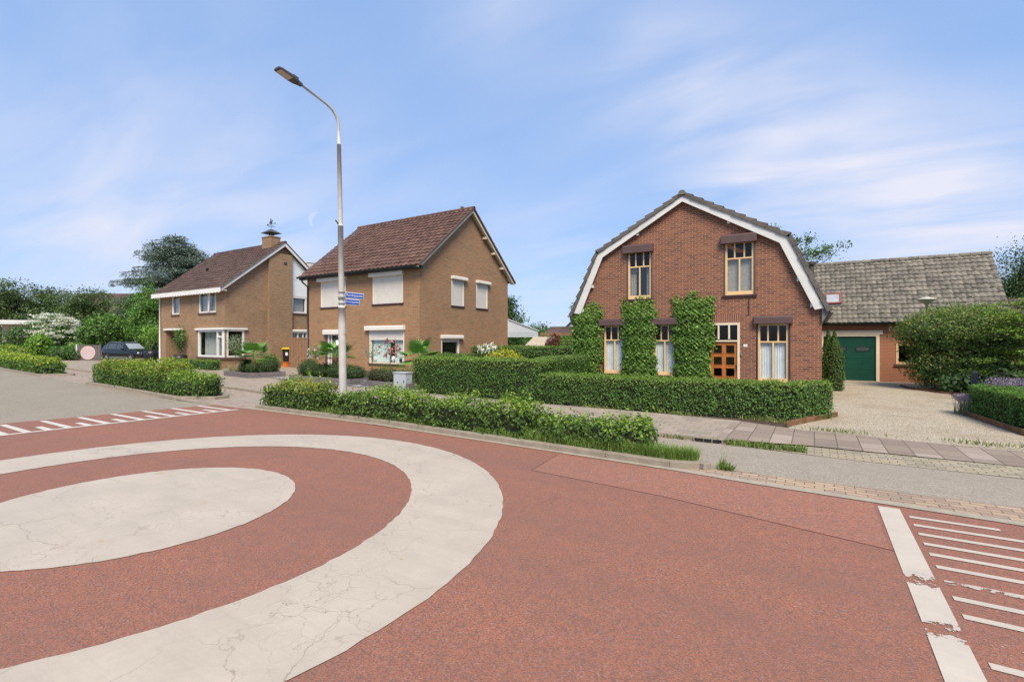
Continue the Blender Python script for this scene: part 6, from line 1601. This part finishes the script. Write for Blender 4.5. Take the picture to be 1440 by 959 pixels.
for wx in (-1.32, 1.36):
    for sg in (-1, 1):
        mb = MB(); v_ = []; n = 28
        pr = [(.20, -.10), (.31, -.115), (.345, -.08), (.345, .08), (.31, .115), (.20, .10)]
        for k in range(n):
            w = 2 * math.pi * k / n
            for r_, o_ in pr: v_.append((wx + r_ * math.cos(w), sg * .84 + o_, .345 + r_ * math.sin(w)))
        f_ = [(k * 6 + j, ((k + 1) % n) * 6 + j, ((k + 1) % n) * 6 + (j + 1) % 6, k * 6 + (j + 1) % 6) for k in range(n) for j in range(6)]
        mb.add(v_, f_); wh = mb.build('wheel', 'tyre', car, smooth=True)
        mb = MB(); yo = sg * .84 + sg * .09
        for k in range(5):
            w = 2 * math.pi * k / 5; ca_, sa_ = math.cos(w), math.sin(w); q = []
            for r_, hw in ((.03, .035), (.225, .05)):
                for s_ in (-1, 1): q.append((wx + r_ * ca_ - s_ * hw * sa_, r_ * sa_ + s_ * hw * ca_ + .345))
            mb.ext([q[0], q[2], q[3], q[1]], lambda a, z, y: (a, y, z), yo - .012, yo + .012)
        mb.tube([(wx, yo - .015, .345), (wx, yo + .016, .345)], .06, 12); v_ = []
        for k in range(24):
            w = 2 * math.pi * k / 24
            for r_ in (.20, .235): v_ += [(wx + r_ * math.cos(w), yo - .02, .345 + r_ * math.sin(w)), (wx + r_ * math.cos(w), yo + .02, .345 + r_ * math.sin(w))]
        mb.add(v_, [f for k in range(24) for f in ((k * 4 + 1, ((k + 1) % 24) * 4 + 1, ((k + 1) % 24) * 4 + 3, k * 4 + 3), (k * 4, k * 4 + 1, ((k + 1) % 24) * 4 + 1, ((k + 1) % 24) * 4))])
        mb.build('rim', 'rim', wh)
        mb = MB(); v_ = []; n = 16
        for k in range(n + 1):
            w = math.pi * (-.08 + 1.16 * k / n)
            for r_ in (.36, .42): v_.append((wx + r_ * math.cos(w), sg * .93, max(.28, .345 + r_ * math.sin(w))))
        mb.add(v_, [(2 * k, 2 * k + 2, 2 * k + 3, 2 * k + 1) for k in range(n)]); mb.build('arch_trim', 'black_plastic', bd)
hd_ = R(16.6); rwx, rwy = -51.6, 17.55
off = Matrix.Rotation(hd_, 3, 'Z') @ Vector((-1.32, -.93, 0)); car.location = (rwx - off.x, rwy - off.y, .05); car.rotation_euler = (0, 0, hd_)

# ------------------------------------------------------------------ distant houses and trees
def wpos(u, Y):
    X = (u - CU) / FPX * Y; c, s = math.cos(YAW), math.sin(YAW); return (X * c - Y * s, X * s + Y * c)
def zat(v, Y): return CAM_H + (CV - v) / FPX * Y


# white gable house and shed beyond the back gardens
b = thing('white_house', 'white gabled house beyond the back gardens, beside the left ivy column', 'house', (-18, 45, 0))
mb = MB(); prof = [(-21.5, 2.9), (-18, 6.0), (-14.5, 2.9)]; wall(mb, PF(45), prof, 0, [], .1); mb.quad((-21.5, 52, 0), (-21.5, 45, 0), (-21.5, 45, 2.9), (-21.5, 52, 2.9)); mb.quad((-14.5, 45, 0), (-14.5, 52, 0), (-14.5, 52, 2.9), (-14.5, 45, 2.9)); mb.build('wall', 'white_panel', b)
for sg in (-1, 1):
    mb = MB(); mb.ext([(-18 + sg * 3.8, 2.65), (-18, 6.0), (-18, 6.16), (-18 + sg * 3.8, 2.81)], lambda a, z, y: (a, y, z), 44.8, 52); mb.build('roof', 'lamp_dark', b)
b = thing('garden_shed', 'low shed with a brown roof beyond the pergola', 'shed', (-19, 41, 0))
mb = MB(); mb.box(-21, -15, 40, 43, 0, 2.3); mb.build('wall', 'fence_wood', b); mb = MB(); mb.ext([(39.7, 2.25), (41.5, 3.15), (43.3, 2.25)], lambda a, z, x: (x, a, z), -21.3, -14.7); mb.build('roof', 'tile_brown', b)
# far left bungalow
x, y = wpos(8, 54)
b = thing('bungalow', 'pale bungalow with a flat eave and columns at the far left edge', 'house', (x, y, 0))
ca, sa = math.cos(-.45), math.sin(-.45); BP = lambda a, z, o: (x + a * ca + o * sa, y + a * sa - o * ca, z)
mb = MB(); pbox(mb, BP, -9, 1.2, 0, 3.6, -6, 0); mb.build('wall', plain('pale_render', (.50, .43, .33), .8), b)
mb = MB(); pbox(mb, BP, -9.6, 2.4, 3.6, 3.95, -6.5, 1.4); pbox(mb, BP, -9.4, 2.2, 3.951, 4.05, -6.3, 1.2); mb.build('roof', 'barge', b)
for a in (-1.4, .2, 1.9):
    mb = MB(); mb.tube([BP(a, 0, 1.0), BP(a, 3.6, 1.0)], .22, 12); mb.build('column', 'cream_pale', b, smooth=True)
mb = MB(); pbox(mb, BP, -1.2, .3, .9, 2.7, .002, .05); w_ = mb.build('window', 'white', b); pane(w_, BP, -1.05, .15, 1.05, 2.55, .06, 'car_glass')
# brown roofed house behind the far trees
x, y = wpos(150, 66); b = thing('house', 'brown roofed house half hidden behind the far left trees', 'house', (x, y, 0))
ca2, sa2 = math.cos(.62), math.sin(.62); HP_ = lambda a, z, o, x=x, y=y: (x + a * ca2 + o * sa2, y + a * sa2 - o * ca2, z)
mb = MB(); pbox(mb, HP_, -6, 4.2, 0, 5.4, -7, 0); mb.build('wall', 'brick_tan', b)
mb = MB(); mb.hexa([HP_(-6.3, 5.4, .4), HP_(4.5, 5.4, .4), HP_(4.5, 8.3, -3.5), HP_(-6.3, 8.3, -3.5), HP_(-6.3, 5.6, .4), HP_(4.5, 5.6, .4), HP_(4.5, 8.5, -3.5), HP_(-6.3, 8.5, -3.5)]); mb.hexa([HP_(-6.3, 5.4, -7.4), HP_(-6.3, 8.3, -3.501), HP_(4.5, 8.3, -3.501), HP_(4.5, 5.4, -7.4), HP_(-6.3, 5.6, -7.4), HP_(-6.3, 8.5, -3.501), HP_(4.5, 8.5, -3.501), HP_(4.5, 5.6, -7.4)]); mb.build('roof', 'tile_brown', b)
mb = MB(); pbox(mb, HP_, -6.3, 4.5, 5.2, 5.39, .2, .42); mb.build('fascia', 'white', b)
mb = MB(); pbox(mb, HP_, 2.6, 3.4, 7.6, 9.3, -3.9, -3.1); mb.build('chimney', 'brick_tan', b)


def ztree(label, u, Y, vtop, wpx, pal, leaf, ncl, per, cl, top=None, flat=.7, shape=1.0, trunk=.2, vbase=None, shellb=.5, group=None, name='broadleaf_tree', low=.3, mat='leaf', aspect=.6):
    x, y = wpos(u, Y); zt = zat(vtop, Y); r = wpx / FPX * Y / 2; z0 = zt * low
    cz = (zt + z0) / 2; rz = (zt - z0) / 2
    crown = [((x, y, cz), (r * .85, r * .85, rz * .9), 3), ((x - r * .3, y, cz - rz * .25), (r * .65, r * .65, rz * .6), 1.5), ((x + r * .35, y, cz + rz * .1), (r * .6, r * .6, rz * .6), 1.5)]
    return tree(label, (x, y), zt, crown, leaf, ncl, per, pal, cl, trunk, flat, top_pal=top, shellb=shellb, group=group, name=name, mat=mat, aspect=aspect)


OL = [(.060, .105, .030), (.085, .135, .038), (.045, .08, .024), (.11, .16, .05)]
ztree('tall airy tree at the far left picture edge', 8, 62, 376, 120, OL, .26, 105, 90, 1.0, low=.25, shellb=.62)
ztree('broad dark tree right behind the white flowering bush', 72, 64, 400, 110, OL, .26, 130, 100, 1.0, low=.12)
ztree('wide olive green tree in front of the half hidden brown roof', 120, 60, 398, 84, OL, .24, 105, 90, .9, low=.15, shellb=.6)
ztree('small dark tree behind the ridge of the half hidden brown roof', 150, 84, 402, 60, G_DARK, .3, 50, 70, 1.2, low=.2)
ztree('dark leafy tree at the left corner of the left house', 212, 47, 388, 62, G_MID, .17, 130, 110, .75, top=G_LIME, low=.05, trunk=.18)
ztree('dense mid green tree between the bright bush and the left house', 194, 56, 405, 74, G_MID, .22, 120, 100, .9, low=.05)
# blue cedar behind the left house
cx, cy = wpos(247, 57); zt = zat(328, 57); root = thing('blue_cedar', 'blue green cedar with layered drooping branches behind the left house', 'conifer', (cx, cy, 0))
PP = []; mb = MB(); mb.tube([(cx, cy, 0), (cx + .2, cy, zt * .55), (cx - .1, cy, zt)], [.4, .25, .04], 9)
for i in range(190):
    z = zt * RNG.uniform(.12, .97); a = RNG.random() * 6.283; L = (1 - (z / zt) ** 3.2) * 5.0 * RNG.uniform(.45, 1.3) + .7; d = np.array((math.cos(a), math.sin(a), .10)); s = np.array((cx, cy, z))
    mb.tube([s, s + d * L * .5 + np.array((0, 0, .12 * L)), s + d * L], [.07, .05, .015], 5, cap=False)
    k = int(230 * (L / 4) + 70); t = RNG.random(k) ** .7; side = RNG.normal(0, 1, k) * (.20 + .42 * np.sin(np.pi * np.clip(t, .05, .95))); perp = np.array((-math.sin(a), math.cos(a), 0))
    PP.append(s + d * (t * L)[:, None] + perp * side[:, None] + np.c_[np.zeros(k), np.zeros(k), .12 * L * np.sin(np.pi * t) - .10 * np.abs(side) - RNG.random(k) * .6])
for _ in range(110):
    D = unit(RNG.normal(0, 1, 3)); q = np.array((cx, cy, zt * .56)) + D * np.array((3.9, 3.9, zt * .40)) * RNG.random() ** .4
    PP.append(q + RNG.normal(0, 1, (110, 3)) * np.array((.55, .55, .20)))
PP = np.concatenate(PP); leaf_mesh('crown', PP, np.tile((0, 0, 1.), (len(PP), 1)), .24, pick(G_BLUE, len(PP)) * 1.35, 'needle', parent=root, aspect=.35, tilt=.5); mb.build('trunk', 'bark', root)
# shrubs along the far drive
x, y = wpos(149, 49); shrub('leafy_shrub', 'big bright green bush beside the parked black car', 'shrub', [((x, y, 2.3), (2.5, 2.2, 2.0)), ((x + 1.5, y - .3, 2.5), (1.6, 1.5, 1.75)), ((x - 1.3, y + .5, 2.6), (1.7, 1.6, 1.75))], .24, 75, [(.07, .15, .03), (.10, .20, .04), (.05, .11, .024)], [(.15, .27, .05), (.19, .32, .06)], lump=.16, wl=1.8, core=.7)
x, y = wpos(74, 52); fl = shrub('flowering_shrub', 'white flowering bush left of the bright green bush', 'shrub', [((x, y, 2.4), (2.7, 2.1, 2.0)), ((x + 1.9, y, 1.8), (1.9, 1.7, 1.5))], .24, 50, G_MID, core=.68)
P_, N_ = blob_pts((x, y, 2.4), (2.75, 2.2, 2.1), 210, .10, 1.5, (1.0, 1.12)); P2, N2 = blob_pts((x + 1.9, y, 1.8), (2.0, 1.8, 1.6), 120, .10, 1.5, (1.0, 1.12)); P_ = np.r_[P_, P2]; N_ = np.r_[N_, N2]; k_ = P_[:, 2] > 1.3; P_, N_ = P_[k_], N_[k_]
n = len(P_); P_ = np.repeat(P_, 34, 0) + RNG.normal(0, 1, (n * 34, 3)) * np.array((.22, .22, .06)); leaf_mesh('flowers', P_, np.tile((0, 0, 1.), (len(P_), 1)), .17, pick(WHITE_P, len(P_)), 'petal', parent=fl, aspect=.8, tilt=.4)
x, y = wpos(30, 50); shrub('conifer_shrub', 'dark round conifer bush beside the bungalow columns', 'shrub', [((x, y, 1.6), (1.5, 1.4, 1.7))], .2, 90, G_DARK, G_MID, core=.75)
x, y = wpos(55, 46); shrub('leafy_shrub', 'bright lime bush in front of the white flowering bush', 'shrub', [((x, y, 1.2), (1.1, 1.0, 1.3))], .2, 90, G_LIME, [(.18, .33, .04)], core=.72)
for (u, Y, w_, h_, pal, top, lab) in ((12, 44, 3.2, 1.35, G_MID, YT, 'yellow tipped clipped bush below the bungalow'), (88, 45, 2.6, 1.25, G_DARK, G_MID, 'low dark spreading bush below the white flowering bush'), (108, 46.5, 1.6, 1.5, G_MID, G_LIME, 'low green bush next to the oval artwork fence'), (-22, 43, 2.6, 1.2, G_MID, YT, 'low bush cut by the left picture edge')):
    x, y = wpos(u, Y); shrub('low_shrub', lab, 'shrub', [((x, y, h_ * .45), (w_ * .8, 1.0, h_ * .62)), ((x + w_ * .4, y + .3, h_ * .4), (w_ * .6, .9, h_ * .58))], .17, 120, pal, top, core=.75, lump=.12)
x, y = wpos(222, 44); shrub('leafy_shrub', 'bright leaved bush against the left corner of the left house', 'shrub', [((x, y, 1.5), (.9, .9, 1.5))], .18, 100, G_MID, G_LIME, core=.7)
# trees beyond the back gardens
x, y = wpos(708, 46); zt = zat(412, 46)
tree('tall dark conifer just right of the middle house gable', (x, y), zt, [((x, y, zt * .45), (1.9, 1.9, zt * .42), 3), ((x, y, zt * .78), (1.1, 1.1, zt * .22), 1.5)], .2, 120, 100, G_DARK, .65, .2, .55, cat='conifer', name='conifer_tree')
ztree('bushy green tree behind the white canopy', 742, 52, 455, 44, G_MID, .2, 50, 80, .8, low=.05)
ztree('small bushy tree above the garden shed roof', 768, 58, 452, 34, OL, .2, 40, 80, .8, low=.05)
ztree('low round tree left behind the canopy roof', 722, 50, 462, 34, G_MID, .2, 40, 80, .8, low=.05)
# light tree rising behind the garage roof, dark birch at the right
ztree('light airy tree rising behind the garage roof', 1118, 43, 296, 135, [(.085, .15, .045), (.12, .19, .06), (.06, .11, .035)], .19, 46, 85, .62, top=[(.18, .28, .07)], low=.35, shellb=.75, trunk=.16)
ztree('dark drooping tree at the top right picture edge', 1432, 44, 338, 90, [(.04, .075, .024), (.055, .10, .03), (.075, .12, .04)], .18, 190, 100, .75, low=.12, flat=1.6, shellb=.6)
ztree('dark tree beyond the right end of the garage range', 1465, 46, 350, 90, G_DARK, .2, 90, 80, .8, low=.15)
# hedge lines closing the gardens far behind
hedge('hedge', 'long distant hedge across the back gardens', 'hedge', [(-13, 33), (-1, 33), (-1, 34), (-13, 34)], 1.9, .13, 130, G_MID, G_LIME, wav=.12, wl=2.5, fall=.15)
n = 260; far = []
for i in range(n):
    a = RNG.uniform(-1.35, .95); d = RNG.uniform(130, 240); ang = YAW + math.pi / 2 - a; far.append((d * math.cos(ang), d * math.sin(ang), RNG.uniform(2.5, 5.5)))
PP = []; NN = []
for x, y, h_ in far:
    p, nn_ = blob_pts((x, y, h_ * .5), (h_ * 1.1, h_ * 1.1, h_ * .75), 130, .2, 3); PP.append(p); NN.append(nn_)
PP = np.concatenate(PP); o = leaf_mesh('far_trees', PP, np.concatenate(NN), 1.5, pick(G_MID, len(PP)), 'leaf'); o['kind'] = 'stuff'

# daytime moon, a faint crescent
d = view_dir(446, 310); R0 = 3000; c = d * R0 + Vector((0, 0, CAM_H)); s = d.cross(Vector((0, 0, 1))).normalized(); t = s.cross(d).normalized(); rm = 46
m, nt, b_, out = new_mat('moon_glow'); T = NT(nt); nt.nodes.remove(b_); e = T.n('ShaderNodeEmission'); e.inputs[0].default_value = (.80, .82, .92, 1); e.inputs[1].default_value = .85; tr = T.n('ShaderNodeBsdfTransparent'); mx = T.n('ShaderNodeMixShader'); mx.inputs[0].default_value = .2; T.l(tr.outputs[0], mx.inputs[1]); T.l(e.outputs[0], mx.inputs[2]); T.l(mx.outputs[0], out.inputs[0]); M['moon'] = m
vs = []; n = 26
for k in range(n + 1):
    w = math.pi * (.5 + k / n) - .35
    ax = Vector((math.cos(-.35), math.sin(-.35)))
    o1 = (rm * math.cos(w), rm * math.sin(w)); q = math.pi * (.5 + k / n); o2 = (.45 * rm * math.cos(q), rm * math.sin(q)); o2 = (o2[0] * math.cos(-.35) - o2[1] * math.sin(-.35), o2[0] * math.sin(-.35) + o2[1] * math.cos(-.35))
    bulge = d * (-rm * .3 * math.sin(math.pi * k / n))
    vs += [c + s * o1[0] + t * o1[1], c + s * o2[0] + t * o2[1] + bulge]
mb = MB(); mb.add(vs, [(2 * k, 2 * k + 2, 2 * k + 3, 2 * k + 1) for k in range(n)]); o = mb.build('moon', 'moon', loc=tuple(c)); tag(o, 'faint white daytime crescent moon in the sky right of the weathervane', 'moon'); o['kind'] = 'structure'
